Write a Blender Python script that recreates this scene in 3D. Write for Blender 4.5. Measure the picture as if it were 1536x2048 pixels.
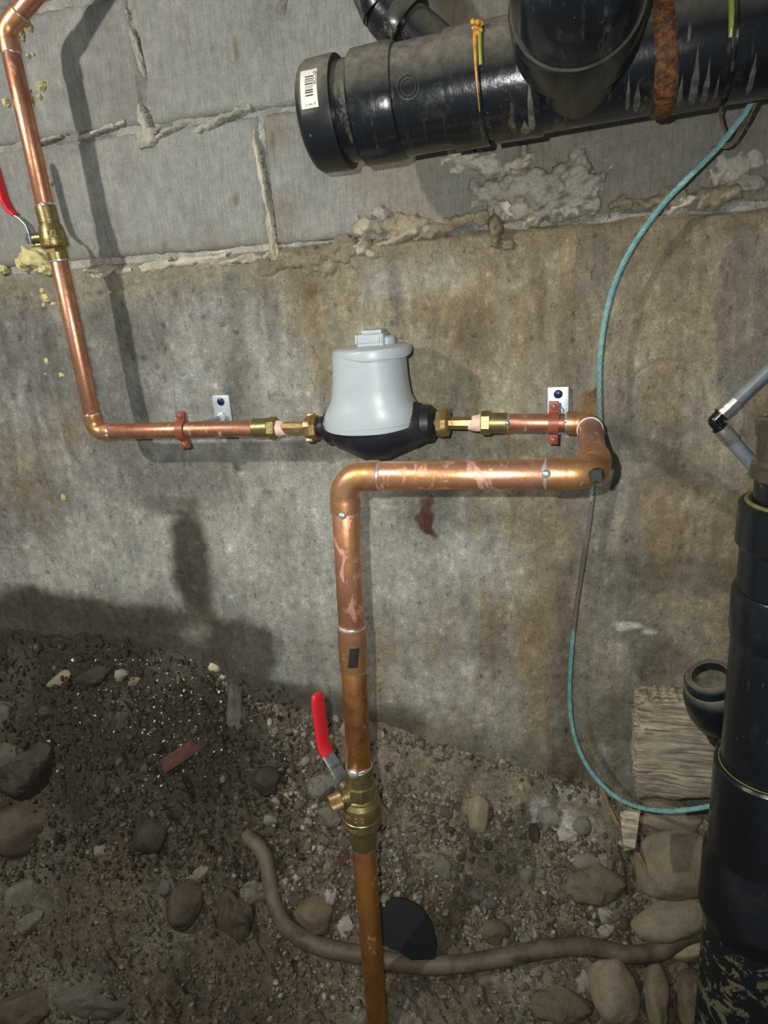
import bpy, bmesh, math, random
import numpy as np
from mathutils import Vector, Matrix, noise as mnoise

# ------------------------------------------------------------------ scene, camera, light
for o in list(bpy.data.objects):
    bpy.data.objects.remove(o)
scene = bpy.context.scene
COL = scene.collection
random.seed(7)

F = 1400.0                      # focal length in pixels of the 1536 x 2048 frame
CAMPOS = Vector((0.0, -1.105, 1.5))
CAMROT = (Matrix.Rotation(math.radians(15.5), 3, 'Z')
          @ Matrix.Rotation(math.radians(90 - 18), 3, 'X')
          @ Matrix.Rotation(math.radians(-4), 3, 'Z'))
cam = bpy.data.cameras.new('camera')
cam.sensor_fit = 'VERTICAL'
cam.sensor_height = 36.0
cam.lens = F / 2048.0 * 36.0
cam.clip_start = 0.02
camo = bpy.data.objects.new('camera', cam)
camo.matrix_world = Matrix.Translation(CAMPOS) @ CAMROT.to_4x4()
COL.objects.link(camo)
scene.camera = camo

scene.view_settings.view_transform = 'Standard'
scene.view_settings.look = 'None'
scene.view_settings.gamma = 1.0
scene.view_settings.use_curve_mapping = False
scene.view_settings.exposure = 0.10

world = bpy.data.worlds.new('world')
scene.world = world
world.use_nodes = True
world.node_tree.nodes['Background'].inputs[0].default_value = (0.9, 0.95, 1.0, 1)
world.node_tree.nodes['Background'].inputs[1].default_value = 0.13

def lamp(name, loc, energy, color, size, target=None, kind='POINT', angle=120, blend=.6):
    l = bpy.data.lights.new(name, kind)
    l.energy = energy
    l.color = color
    l.shadow_soft_size = size
    if kind == 'SPOT':
        l.spot_size = math.radians(angle)
        l.spot_blend = blend
    o = bpy.data.objects.new(name, l)
    o.location = loc
    if target is not None:
        o.rotation_euler = (Vector(target) - Vector(loc)).to_track_quat('-Z', 'Y').to_euler()
    COL.objects.link(o)
    return o

# the phone's flash, just beside its lens, and the work lamp standing to the left
flash_pos = CAMPOS + CAMROT @ Vector((-0.050, 0.034, 0.0))
lamp('phone_flash', flash_pos, 30.0, (0.975, 1.0, 0.955), 0.005,
     CAMPOS + CAMROT @ Vector((-0.03, 0.06, -1.0)), 'SPOT', 112, 1.0)
lamp('work_lamp', (-1.26, -1.26, 2.10), 58.0, (1.0, 0.97, 0.89), 0.028)

# ------------------------------------------------------------------ helpers
def ray(px, py):
    return CAMROT @ Vector(((px - 768) / F, -(py - 1024) / F, -1.0))

def P(px, py, out=0.0):
    """point at distance `out` in front of the wall plane, on the line of sight through a photo point"""
    r = ray(px, py)
    return CAMPOS + r * ((-out - CAMPOS.y) / r.y)

def depth(q):
    return -(CAMROT.transposed() @ (Vector(q) - CAMPOS)).z

def proj(q):
    c = CAMROT.transposed() @ (Vector(q) - CAMPOS)
    return 768 + F * c.x / -c.z, 1024 - F * c.y / -c.z

def mpp(q):                      # metres per photo pixel there
    return depth(q) / F

def t_at(A, B, v, axis):         # distance from A along AB where the line passes photo column / row v
    d = (B - A).normalized()
    lo, hi = -2 * (B - A).length, 3 * (B - A).length
    f = lambda t: proj(A + d * t)[axis] - v
    s = 1 if f(hi) > f(lo) else -1
    for _ in range(60):
        m = (lo + hi) / 2
        if s * f(m) < 0: lo = m
        else: hi = m
    return (lo + hi) / 2

def new_obj(name, me, mat=None, parent=None, sharp=35):
    o = bpy.data.objects.new(name, me)
    if mat is not None and len(me.materials) == 0:
        me.materials.append(mat)
    COL.objects.link(o)
    if sharp is not None and len(me.polygons):
        me.polygons.foreach_set('use_smooth', [True] * len(me.polygons))
        if sharp < 180:
            me.set_sharp_from_angle(angle=math.radians(sharp))
    if parent is not None:
        o.parent = parent
        top = parent
        off = Vector((0, 0, 0))
        while top is not None:
            off += top.location
            top = top.parent
        o.matrix_parent_inverse = Matrix.Translation(-off)
    return o

def thing(name, loc, label, cat, group=None):
    o = bpy.data.objects.new(name, None)
    o.location = loc
    o.empty_display_size = 0.02
    COL.objects.link(o)
    o['label'] = label
    o['category'] = cat
    if group: o['group'] = group
    return o

def tag(o, label, cat, group=None):
    o['label'] = label
    o['category'] = cat
    if group: o['group'] = group
    return o

def bm_mesh(bm, name='m'):
    bmesh.ops.recalc_face_normals(bm, faces=bm.faces)
    me = bpy.data.meshes.new(name)
    bm.to_mesh(me)
    bm.free()
    return me

def frame(d, up=None):
    d = Vector(d).normalized()
    u = Vector(up) if up is not None else (Vector((0, 0, 1)) if abs(d.z) < .9 else Vector((0, 1, 0)))
    x = u.cross(d)
    if x.length < 1e-5: x = Vector((1, 0, 0)).cross(d)
    x.normalize()
    y = d.cross(x)
    return x, y, d

def ring(bm, c, x, y, r, seg, ph=0.0, ry=None):
    ry = r if ry is None else ry
    return [bm.verts.new(c + x * (math.cos(2 * math.pi * k / seg + ph) * r)
                         + y * (math.sin(2 * math.pi * k / seg + ph) * ry)) for k in range(seg)]

def skin(bm, rings, cap=(True, True)):
    n = len(rings[0])
    for a, b in zip(rings[:-1], rings[1:]):
        for k in range(n):
            bm.faces.new((a[k], a[(k + 1) % n], b[(k + 1) % n], b[k]))
    if cap[0]: bm.faces.new(rings[0][::-1])
    if cap[1]: bm.faces.new(rings[-1])

def lathe(bm, A, d, prof, seg=40, up=None, ph=0.0, cap=(True, True)):
    """profile = [(distance along d, radius)]"""
    x, y, d = frame(d, up)
    rs = [ring(bm, A + d * t, x, y, max(r, 1e-5), seg, ph) for t, r in prof]
    skin(bm, rs, cap)

def tube(bm, pts, r, seg=20, cap=(True, True)):
    pts = [Vector(p) for p in pts]
    n = len(pts)
    rr = r if isinstance(r, (list, tuple)) else [r] * n
    tans = []
    for i in range(n):
        a = pts[max(0, i - 1)]; b = pts[min(n - 1, i + 1)]
        tans.append((b - a).normalized())
    x, y, _ = frame(tans[0])
    rs = []
    for i in range(n):
        if i:
            x = x - tans[i] * x.dot(tans[i])
            x.normalize()
            y = tans[i].cross(x)
        rs.append(ring(bm, pts[i], x, y, rr[i], seg))
    skin(bm, rs, cap)

def smooth_path(ctrl, n=10):
    """Catmull-Rom through the control points"""
    c = [Vector(p) for p in ctrl]
    c = [c[0] * 2 - c[1]] + c + [c[-1] * 2 - c[-2]]
    out = []
    for i in range(1, len(c) - 2):
        p0, p1, p2, p3 = c[i - 1], c[i], c[i + 1], c[i + 2]
        for k in range(n):
            t = k / n
            out.append(.5 * ((2 * p1) + (p2 - p0) * t + (2 * p0 - 5 * p1 + 4 * p2 - p3) * t * t
                             + (3 * p1 - p0 - 3 * p2 + p3) * t ** 3))
    out.append(c[-2])
    return out

def box(bm, c, x, y, z, hx, hy, hz, bev=0.0):
    vs = []
    for sx in (-1, 1):
        for sy in (-1, 1):
            for sz in (-1, 1):
                vs.append(bm.verts.new(Vector(c) + x * hx * sx + y * hy * sy + z * hz * sz))
    fs = [(0, 1, 3, 2), (4, 6, 7, 5), (0, 4, 5, 1), (2, 3, 7, 6), (0, 2, 6, 4), (1, 5, 7, 3)]
    faces = [bm.faces.new([vs[i] for i in f]) for f in fs]
    if bev > 0:
        es = set(e for f in faces for e in f.edges)
        bmesh.ops.bevel(bm, geom=list(es), offset=bev, segments=2, affect='EDGES', profile=.6)

def prism(bm, poly, n, h):
    """extrude a polygon (list of Vectors) by h along n"""
    a = [bm.verts.new(p) for p in poly]
    b = [bm.verts.new(p + n * h) for p in poly]
    bm.faces.new(a[::-1]); bm.faces.new(b)
    for k in range(len(a)):
        bm.faces.new((a[k], a[(k + 1) % len(a)], b[(k + 1) % len(a)], b[k]))

def B(fn):
    bm = bmesh.new()
    fn(bm)
    return bm_mesh(bm)

# numpy noise ---------------------------------------------------------------
def vnoise(x, y, seed=0):
    xi = np.floor(x).astype(np.int64); yi = np.floor(y).astype(np.int64)
    xf = x - xi; yf = y - yi
    def h(a, b):
        n = (a * 374761393 + b * 668265263 + seed * 982451653) & 0x7fffffff
        n = ((n ^ (n >> 13)) * 1274126177) & 0x7fffffff
        return ((n ^ (n >> 16)) & 0xffff) / 65535.0
    u = xf * xf * (3 - 2 * xf); v = yf * yf * (3 - 2 * yf)
    return ((h(xi, yi) * (1 - u) + h(xi + 1, yi) * u) * (1 - v)
            + (h(xi, yi + 1) * (1 - u) + h(xi + 1, yi + 1) * u) * v)

def fbm(x, y, f, oct=4, seed=0, gain=.5):
    a = 1.0; s = 0.0; t = 0.0
    for k in range(oct):
        s = s + a * vnoise(x * f, y * f, seed + k * 17); t += a
        a *= gain; f *= 2.03
    return s / t

def sstep(a, b, x):
    t = np.clip((x - a) / (b - a), 0, 1)
    return t * t * (3 - 2 * t)

# materials -------------------------------------------------------------------
class NT:
    def __init__(self, name):
        self.m = bpy.data.materials.new(name)
        self.m.use_nodes = True
        self.t = self.m.node_tree
        self.b = self.t.nodes['Principled BSDF']
        self.tc = None
    def n(self, kind, **kw):
        nd = self.t.nodes.new(kind)
        for k, v in kw.items(): setattr(nd, k, v)
        return nd
    def l(self, a, b): self.t.links.new(a, b)
    def coord(self, scale=(1, 1, 1)):
        if self.tc is None: self.tc = self.n('ShaderNodeTexCoord')
        mp = self.n('ShaderNodeMapping')
        mp.inputs['Scale'].default_value = scale
        self.l(self.tc.outputs['Object'], mp.inputs['Vector'])
        return mp.outputs['Vector']
    def noise(self, scale, detail=4, rough=.55, stretch=(1, 1, 1), dist=0.0):
        nd = self.n('ShaderNodeTexNoise')
        nd.inputs['Scale'].default_value = scale
        nd.inputs['Detail'].default_value = detail
        nd.inputs['Roughness'].default_value = rough
        nd.inputs['Distortion'].default_value = dist
        self.l(self.coord(stretch), nd.inputs['Vector'])
        return nd.outputs['Fac']
    def voro(self, scale, feature='F1', stretch=(1, 1, 1)):
        nd = self.n('ShaderNodeTexVoronoi', feature=feature)
        nd.inputs['Scale'].default_value = scale
        self.l(self.coord(stretch), nd.inputs['Vector'])
        return nd.outputs['Distance']
    def ramp(self, fac, stops):
        nd = self.n('ShaderNodeValToRGB')
        e = nd.color_ramp.elements
        while len(e) < len(stops): e.new(.5)
        for el, (p, c) in zip(e, stops):
            el.position = p
            el.color = (c, c, c, 1) if not isinstance(c, (tuple, list)) else (*c, 1)
        self.l(fac, nd.inputs['Fac'])
        return nd.outputs['Color']
    def mix(self, fac, a, b, mode='MIX'):
        nd = self.n('ShaderNodeMix', data_type='RGBA', blend_type=mode)
        for s, v in ((nd.inputs[0], fac), (nd.inputs[6], a), (nd.inputs[7], b)):
            if hasattr(v, 'node'): self.l(v, s)
            elif isinstance(v, (tuple, list)): s.default_value = (*v, 1)
            else: s.default_value = v
        return nd.outputs[2]
    def set(self, **kw):
        for k, v in kw.items():
            s = self.b.inputs[k.replace('_', ' ')]
            if hasattr(v, 'node'): self.l(v, s)
            elif isinstance(v, (tuple, list)): s.default_value = (*v, 1)
            else: s.default_value = v
        return self
    def bump(self, h, dist=.001, strength=1.0, prev=None):
        nd = self.n('ShaderNodeBump')
        nd.inputs['Distance'].default_value = dist
        nd.inputs['Strength'].default_value = strength
        self.l(h, nd.inputs['Height'])
        if prev is not None: self.l(prev, nd.inputs['Normal'])
        self.l(nd.outputs['Normal'], self.b.inputs['Normal'])
        return nd.outputs['Normal']
    def attr(self, name='Col'):
        return self.n('ShaderNodeAttribute', attribute_name=name).outputs['Color']

MAT = {}

def m_concrete(name, stri=False, bumpd=.0012):
    n = NT(name)
    c = n.attr()
    fine = n.noise(420, 5, .7)
    mid = n.noise(60, 6, .65)
    col = n.mix(1.0, c, n.ramp(fine, [(.28, .74), (.72, 1.2)]), 'MULTIPLY')
    col = n.mix(1.0, col, n.ramp(mid, [(.3, .80), (.72, 1.16)]), 'MULTIPLY')
    if not stri:
        big = n.noise(15, 10, .74, (1, 1, .6), .5)
        col = n.mix(1.0, col, n.ramp(big, [(.34, .78), (.5, 1.0), (.66, 1.2)]), 'MULTIPLY')
        drips = n.noise(30, 7, .7, (1, 1, .16), 1.2)
        col = n.mix(1.0, col, n.ramp(drips, [(.36, .86), (.5, 1.0), (.64, 1.08)]), 'MULTIPLY')
        fleck2 = n.noise(26, 10, .78, (1, 1, .8), .2)
        col = n.mix(1.0, col, n.ramp(fleck2, [(.36, .70), (.43, .97), (.55, 1.0), (.60, 1.24)]), 'MULTIPLY')
        fleck = n.noise(85, 9, .75, (1, 1, .7), .3)
        col = n.mix(1.0, col, n.ramp(fleck, [(.35, .48), (.42, .95), (.57, 1.0), (.62, 1.34)]), 'MULTIPLY')
        grit = n.noise(330, 6, .8)
        col = n.mix(1.0, col, n.ramp(grit, [(.38, .80), (.5, 1.0), (.62, 1.14)]), 'MULTIPLY')
    if stri:
        st = n.noise(300, 3, .6, (1, 1, .07))
        col = n.mix(.8, col, n.ramp(st, [(.3, .8), (.7, 1.14)]), 'MULTIPLY')
    # dark pits and pale grains
    pit = n.voro(95)
    col = n.mix(n.ramp(pit, [(.035, 1.0), (.085, 0.0)]), col, n.mix(.75, col, (.03, .03, .03)))
    n.set(Base_Color=col, Roughness=.86, Specular_IOR_Level=.22)
    b1 = n.bump(fine, bumpd, .7)
    b2 = n.bump(mid, bumpd * 3.5, .6, b1)
    if stri:
        n.bump(st, .0011, .6, b2)
    return n.m

MAT['foundation'] = m_concrete('poured_concrete', bumpd=.0014)
MAT['block'] = m_concrete('block_concrete', stri=True, bumpd=.0011)

def m_simple(name, col, rough=.6, metal=0.0, var=.25, scale=40, bump=0.0, bscale=150, spec=.5, col2=None, lo=.4, hi=.65):
    n = NT(name)
    f = n.noise(scale, 5, .6)
    if col2 is None:
        c = n.mix(1.0, col, n.ramp(f, [(.3, 1 - var), (.7, 1 + var)]), 'MULTIPLY')
    else:
        c = n.mix(n.ramp(f, [(lo, 0.0), (hi, 1.0)]), col, col2)
    n.set(Base_Color=c, Roughness=rough, Metallic=metal, Specular_IOR_Level=spec)
    if bump > 0:
        n.bump(n.noise(bscale, 4, .6), bump)
    return n.m

def m_copper(name, base, dark, pink, pamount, rough, orange=None):
    n = NT(name)
    f1 = n.noise(26, 4, .6, (1, 1, 1), .4)
    f2 = n.noise(33, 5, .65, (1.3, 1, .8), .8)
    f3 = n.noise(260, 3, .6)
    c = n.mix(n.ramp(f1, [(.38, 0.0), (.66, 1.0)]), base, dark)
    if orange is not None:
        c = n.mix(n.ramp(n.noise(19, 3, .5), [(.45, 0.0), (.6, 1.0)]), c, orange)
    pm = n.ramp(f2, [(1 - pamount - .02, 0.0), (1 - pamount + .05, .85)])
    c = n.mix(pm, c, pink)
    c = n.mix(1.0, c, n.ramp(f3, [(.3, .88), (.7, 1.1)]), 'MULTIPLY')
    rg = n.mix(pm, n.ramp(f1, [(.3, rough - .05), (.7, rough + .12)]), (.62, .62, .62))
    mt = n.mix(pm, (.82, .82, .82), (.45, .45, .45))
    n.set(Base_Color=c, Roughness=rg, Metallic=mt)
    n.bump(n.noise(180, 3, .6), .0002)
    return n.m

MAT['copper'] = m_copper('copper_tube', (.74, .36, .22), (.42, .19, .11), (.72, .40, .32), .36, .34)
MAT['copper_flux'] = m_copper('copper_fluxed', (.88, .43, .27), (.60, .27, .15), (.80, .40, .33), .43, .34, (.78, .38, .18))
MAT['copper_fit'] = m_copper('copper_fitting', (.82, .42, .24), (.50, .24, .11), (.75, .37, .29), .36, .34, (.68, .36, .14))
MAT['copper_old'] = m_copper('copper_tarnished', (.58, .26, .11), (.27, .105, .04), (.62, .32, .22), .36, .40, (.55, .25, .055))
MAT['solder'] = m_simple('solder', (.62, .62, .62), .32, .7, .35, 120, .0006, 200)
MAT['brass'] = m_simple('brass', (.38, .30, .13), .38, .8, .3, 60, .0002, 220, col2=(.22, .178, .075), lo=.35, hi=.7)
MAT['bronze'] = m_simple('bronze', (.52, .37, .17), .40, .8, .3, 50, .0003, 220, col2=(.34, .21, .09))
MAT['steel'] = m_simple('zinc_steel', (.52, .56, .60), .34, .85, .25, 60, .0002, 200)
MAT['galv'] = m_simple('galvanised_plate', (.60, .66, .70), .42, .6, .22, 70, .0002, 180)
MAT['chrome'] = m_simple('chrome', (.75, .77, .8), .2, .95, .1, 60)
MAT['red'] = m_simple('red_vinyl', (.72, .022, .035), .35, 0, .1, 40, .0001, 120, spec=.5)
MAT['clampred'] = m_simple('copper_paint', (.30, .085, .05), .42, .12, .18, 70, .0002, 150)
MAT['screwblue'] = m_simple('blue_screw', (.02, .035, .085), .35, .5, .2, 90)
MAT['tape'] = m_simple('thread_tape', (.82, .58, .47), .7, 0, .08, 90, .0004, 160)
MAT['white_rim'] = m_simple('white_residue', (.75, .72, .68), .6, 0, .2, 90)
MAT['meter_grey'] = m_simple('grey_plastic', (.46, .505, .53), .34, 0, .04, 30, .00018, 420, spec=.45)
MAT['meter_black'] = m_simple('black_plastic', (.014, .016, .02), .42, 0, .2, 25, .0001, 200, col2=(.05, .045, .038), lo=.52, hi=.78)
MAT['pex'] = m_simple('grey_pex', (.17, .19, .215), .42, 0, .2, 60, .0001, 120)
MAT['blackfit'] = m_simple('black_fitting', (.008, .008, .009), .25, 0, .2, 60)
MAT['crimp'] = m_simple('crimp_steel', (.62, .60, .56), .3, .9, .15, 60)
MAT['foam'] = m_simple('yellow_foam', (.62, .55, .27), .8, 0, .22, 60, .0015, 130)
MAT['glue_dim'] = m_simple('dull_glue', (.16, .16, .055), .5, 0, .3, 80)
MAT['glue'] = m_simple('green_glue', (.30, .33, .06), .25, 0, .2, 80, .0003, 200)
MAT['amber'] = m_simple('amber_drip', (.58, .27, .05), .45, 0, .3, 120, .0008, 260)
MAT['rust'] = m_simple('rust', (.21, .075, .018), .65, 0, .4, 150, .003, 170, col2=(.065, .026, .012), lo=.40, hi=.54)
MAT['sticker'] = m_simple('sticker', (.78, .76, .66), .5, 0, .06, 60)
MAT['ink'] = m_simple('ink', (.05, .05, .05), .6, 0, .1, 60)
MAT['soot'] = m_simple('burnt_label', (.016, .015, .014), .7, 0, .35, 140, .0004, 220)
def m_wire():
    n = NT('patina_wire')
    sep = n.n('ShaderNodeSeparateXYZ'); n.l(n.coord(), sep.inputs[0])
    za, zb_ = P(1184, 1000, .033).z, P(1150, 1255, .03).z
    zc, zd = P(1199, 800, .045).z, P(1199, 880, .045).z
    f = n.noise(30, 4, .6)
    ad = n.n('ShaderNodeMath', operation='MULTIPLY_ADD'); n.l(f, ad.inputs[0]); ad.inputs[1].default_value = .10; ad.inputs[2].default_value = -.05
    zz = n.n('ShaderNodeMath', operation='ADD'); n.l(sep.outputs['Z'], zz.inputs[0]); n.l(ad.outputs[0], zz.inputs[1])
    mr = n.n('ShaderNodeMapRange'); n.l(zz.outputs[0], mr.inputs[0]); mr.inputs[1].default_value = .6; mr.inputs[2].default_value = 1.9
    g = lambda z: (z - .6) / 1.3
    fac = n.ramp(mr.outputs[0], [(0, 0.0), (g(zb_) - .005, 0.0), (g(zb_) + .005, 1.0), (g(za) - .004, 1.0), (g(za) + .004, .1), (g(zd), .6), (g(zc), .5), (g(zc) + .03, 0.0), (1, .1)])
    c = n.mix(fac, n.mix(n.ramp(n.noise(90, 3, .6), [(.4, 0.0), (.62, 1.0)]), (.13, .33, .34), (.26, .44, .43)), (.17, .14, .125))
    n.set(Base_Color=c, Roughness=.6, Metallic=.1)
    return n.m
MAT['wire'] = m_wire()
MAT['oldwire'] = m_simple('brown_wire', (.16, .115, .095), .6, .1, .4, 50, .0005, 200)
MAT['hose'] = m_simple('dusty_hose', (.135, .105, .07), .62, 0, .3, 22, .0009, 130, col2=(.05, .038, .026), lo=.45, hi=.66)
MAT['disc'] = m_simple('black_disc', (.011, .013, .014), .6, 0, .3, 60, .0004, 220, spec=.2, col2=(.045, .04, .034), lo=.62, hi=.8)
MAT['brickred'] = m_simple('red_brick', (.085, .032, .022), .85, 0, .3, 60, .001, 160)
MAT['twig'] = m_simple('dead_twig', (.20, .13, .075), .8, 0, .4, 60, .0008, 160)

def m_abs(name, dust, dustc=(.20, .18, .138), streak=True, up=True, rough=.26, fs=16):
    n = NT(name)
    f = n.noise(fs, 8, .75, (1, 1, 1), .5)
    f2 = n.noise(75, 5, .7)
    geo = n.n('ShaderNodeNewGeometry')
    sep = n.n('ShaderNodeSeparateXYZ')
    n.l(geo.outputs['Normal'], sep.inputs[0])
    # dust lies thick on whatever faces up
    upm = n.ramp(sep.outputs['Z'], [(.0, 0.0), (.60, 1.0)])
    base = n.ramp(f, [(.54, 0.0), (.54 + .5 * (1 - dust), 1.0)])
    add = n.n('ShaderNodeMath', operation='MAXIMUM')
    mul = n.n('ShaderNodeMath', operation='MULTIPLY')
    n.l(base, mul.inputs[0]); mul.inputs[1].default_value = dust
    n.l(mul.outputs[0], add.inputs[0])
    upf = n.n('ShaderNodeMath', operation='MULTIPLY')
    n.l(upm, upf.inputs[0])
    n.l(n.ramp(f2, [(.25, .35 if up else 0.0), (.6, .95 if up else 0.0)]), upf.inputs[1])
    n.l(upf.outputs[0], add.inputs[1])
    fac = add.outputs[0]
    if streak:
        st = n.noise(70, 3, .6, (1, .12, .12), .6)
        sm = n.n('ShaderNodeMath', operation='MULTIPLY')
        n.l(n.ramp(st, [(.60, 0.0), (.70, .5)]), sm.inputs[0])
        n.l(n.ramp(f2, [(.42, 0.0), (.6, 1.0)]), sm.inputs[1])
        ad2 = n.n('ShaderNodeMath', operation='MAXIMUM')
        n.l(fac, ad2.inputs[0]); n.l(sm.outputs[0], ad2.inputs[1])
        fac = ad2.outputs[0]
    # scuffs
    sc = n.noise(260, 2, .5, (1, 1, .3))
    sfac = n.n('ShaderNodeMath', operation='MAXIMUM')
    n.l(fac, sfac.inputs[0]); n.l(n.ramp(sc, [(.72, 0.0), (.76, .45)]), sfac.inputs[1])
    fac = sfac.outputs[0]
    n.set(Base_Color=n.mix(fac, (.009, .011, .014), dustc),
          Roughness=n.mix(fac, (rough, rough, rough), (.85, .85, .85)))
    n.bump(n.noise(120, 4, .6), .0003)
    return n.m

MAT['abs'] = m_abs('black_abs', .36, rough=.21)
MAT['abs_clean'] = m_abs('black_abs_clean', .18, streak=False, rough=.38)
MAT['abs_dusty'] = m_abs('black_abs_dusty', .85, (.14, .125, .09))
MAT['abs_stack'] = m_abs('black_abs_stack', .26, (.10, .10, .095), streak=False, up=False, rough=.24)
MAT['abs_mud'] = m_abs('black_abs_muddy', .97, (.15, .128, .075), streak=False, up=False, rough=.5, fs=34)

def m_clear():
    n = NT('clear_plastic')
    n.set(Base_Color=(.42, .33, .24), Roughness=.12, Transmission_Weight=.85, IOR=1.45)
    return n.m
MAT['clear'] = m_clear()

def m_stone(name, c1, c2, rough=.8, sc=30):
    n = NT(name)
    info = n.n('ShaderNodeObjectInfo')
    f = n.noise(sc, 6, .65)
    f2 = n.noise(240, 4, .65)
    c = n.mix(n.ramp(f, [(.35, 0.0), (.68, 1.0)]), c1, c2)
    c = n.mix(1.0, c, n.ramp(f2, [(.3, .72), (.7, 1.2)]), 'MULTIPLY')
    c = n.mix(1.0, c, n.ramp(info.outputs['Random'], [(0, .8), (1, 1.2)]), 'MULTIPLY')
    n.set(Base_Color=c, Roughness=rough, Specular_IOR_Level=.3)
    n.bump(n.noise(140, 5, .6), .0012)
    return n.m
MAT['st_tan'] = m_stone('stone_tan', (.27, .225, .155), (.18, .147, .098))
MAT['st_brown'] = m_stone('stone_brown', (.17, .135, .088), (.10, .078, .05), .75)
MAT['st_grey'] = m_stone('stone_grey', (.215, .195, .16), (.13, .118, .095))
MAT['st_green'] = m_stone('stone_green', (.18, .172, .122), (.10, .093, .062))
MAT['st_pale'] = m_stone('stone_pale', (.40, .37, .31), (.24, .22, .18))
MAT['st_dark'] = m_stone('stone_dark', (.055, .047, .036), (.03, .026, .02), .65)
MAT['st_greyd'] = m_stone('stone_grey_dirty', (.15, .138, .11), (.085, .076, .058))
MAT['st_soil'] = m_stone('stone_soiled', (.105, .083, .055), (.055, .044, .03), .75)
MAT['st_cream'] = m_stone('stone_cream', (.62, .56, .36), (.45, .40, .26))
MAT['mortar'] = m_stone('mortar', (.44, .415, .355), (.31, .285, .235), .9, 22)
MAT['mortar_brown'] = m_stone('mortar_brown', (.30, .25, .17), (.20, .165, .11), .9, 26)
MAT['mortar_pale'] = m_stone('mortar_pale', (.55, .50, .40), (.33, .28, .20), .9, 30)

def m_attr(name, rough=.8, bumpd=.001, bs=160, fs=320, spec=.3):
    n = NT(name)
    f = n.noise(fs, 5, .7)
    f2 = n.noise(70, 5, .7)
    c = n.mix(1.0, n.attr(), n.ramp(f, [(.28, .55), (.72, 1.4)]), 'MULTIPLY')
    c = n.mix(1.0, c, n.ramp(f2, [(.3, .65), (.7, 1.3)]), 'MULTIPLY')
    f3 = n.noise(110, 8, .75)
    c = n.mix(1.0, c, n.ramp(f3, [(.36, .5), (.44, .95), (.56, 1.0), (.62, 1.5)]), 'MULTIPLY')
    n.set(Base_Color=c, Roughness=n.ramp(f2, [(.35, rough - .2), (.65, rough)]), Specular_IOR_Level=spec)
    b = n.bump(n.noise(bs, 6, .7), bumpd)
    n.bump(n.noise(45, 5, .65), bumpd * 3, .8, b)
    return n.m
MAT['dirt'] = m_attr('dirt', .85, .0022)
MAT['gravel'] = m_attr('gravel_stone', .8, .0005, 260, 400)

def m_wood():
    n = NT('weathered_wood')
    g = n.noise(150, 6, .65, (.10, 1, 1.5), .6)
    g2 = n.noise(25, 4, .6)
    c = n.mix(n.ramp(g, [(.36, 0.0), (.62, 1.0)]), (.13, .10, .07), (.47, .41, .30))
    c = n.mix(1.0, c, n.ramp(g2, [(.3, .7), (.7, 1.2)]), 'MULTIPLY')
    n.set(Base_Color=c, Roughness=.9, Specular_IOR_Level=.15)
    n.bump(g, .0016)
    return n.m
MAT['wood'] = m_wood()

def set_col(me, cols):
    """cols: (nverts, 3) linear"""
    a = me.color_attributes.new('Col', 'FLOAT_COLOR', 'POINT')
    d = np.ones((len(me.vertices), 4), dtype=np.float32)
    d[:, :3] = cols
    a.data.foreach_set('color', d.ravel())

def grid_mesh(name, X, Y, Z, cols=None):
    nx, ny = X.shape
    co = np.stack([X, Y, Z], -1).reshape(-1, 3)
    idx = np.arange(nx * ny).reshape(nx, ny)
    f = np.stack([idx[:-1, :-1], idx[1:, :-1], idx[1:, 1:], idx[:-1, 1:]], -1).reshape(-1, 4)
    me = bpy.data.meshes.new(name)
    me.from_pydata(co.tolist(), [], f.tolist())
    if cols is not None: set_col(me, cols.reshape(-1, 3))
    return me

def blob(xw, zw, px, py, rx, ry, soft=.5, warp=None):
    """soft elliptic mask round a wall point; rx, ry given in photo pixels there"""
    c = P(px, py); s = mpp(c)
    d = np.sqrt(((xw - c.x) / (rx * s)) ** 2 + ((zw - c.z) / (ry * s)) ** 2)
    if warp is not None: d = d + warp
    return 1 - sstep(1 - soft, 1 + soft, d)

# ------------------------------------------------------------------ the setting
SEAM = 1.566                       # top of the poured foundation
JOINT = 1.757                      # bed joint between the two block courses
contact_px = [(-420, 1270), (0, 1258), (200, 1268), (380, 1305), (470, 1372), (560, 1410), (700, 1432), (850, 1470),
              (1000, 1512), (1150, 1548), (1280, 1600), (1536, 1640), (1900, 1690)]
CX = [P(a, b).x for a, b in contact_px]
CZ = [P(a, b).z for a, b in contact_px]

def structure(o):
    o['kind'] = 'structure'
    return o

# poured concrete foundation -------------------------------------------------
nx, nz = 760, 420
xs = np.linspace(-1.55, .80, nx); zs = np.linspace(.02, SEAM, nz)
X, Z = np.meshgrid(xs, zs, indexing='ij')
n1 = fbm(X, Z, 3.0, 5, 3); n2 = fbm(X, Z, 14, 4, 11); n3 = fbm(X, Z, 60, 3, 23)
streak = fbm(X + .02 * n2, Z * .13, 26, 4, 31)
streak2 = fbm(X + .015 * n2, Z * .2, 60, 3, 41)
wv = (n2 - .5) * 1.1 + (n1 - .5) * .7
relief = (n1 - .5) * .012 + (n2 - .5) * .005 + (n3 - .5) * .0022
grey = np.array([.325, .325, .298]); tan = np.array([.31, .268, .185]); pale = np.array([.45, .44, .385])
def mixc(c, col, m):
    return c * (1 - m[..., None]) + np.array(col) * m[..., None]
col = np.ones(X.shape + (3,)) * grey
cxl = P(430, 900).x
rt = sstep(-.62, -.25, X + (n1 - .5) * .55)
col = mixc(col, tan, np.clip(rt * (.45 + 1.1 * (n1 - .35)) + (n2 - .5) * .7, 0, 1))
col = mixc(col, (.26, .19, .105), np.clip(sstep(.52, .68, streak) * sstep(-.55, -.2, X) * .75, 0, 1))
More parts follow.
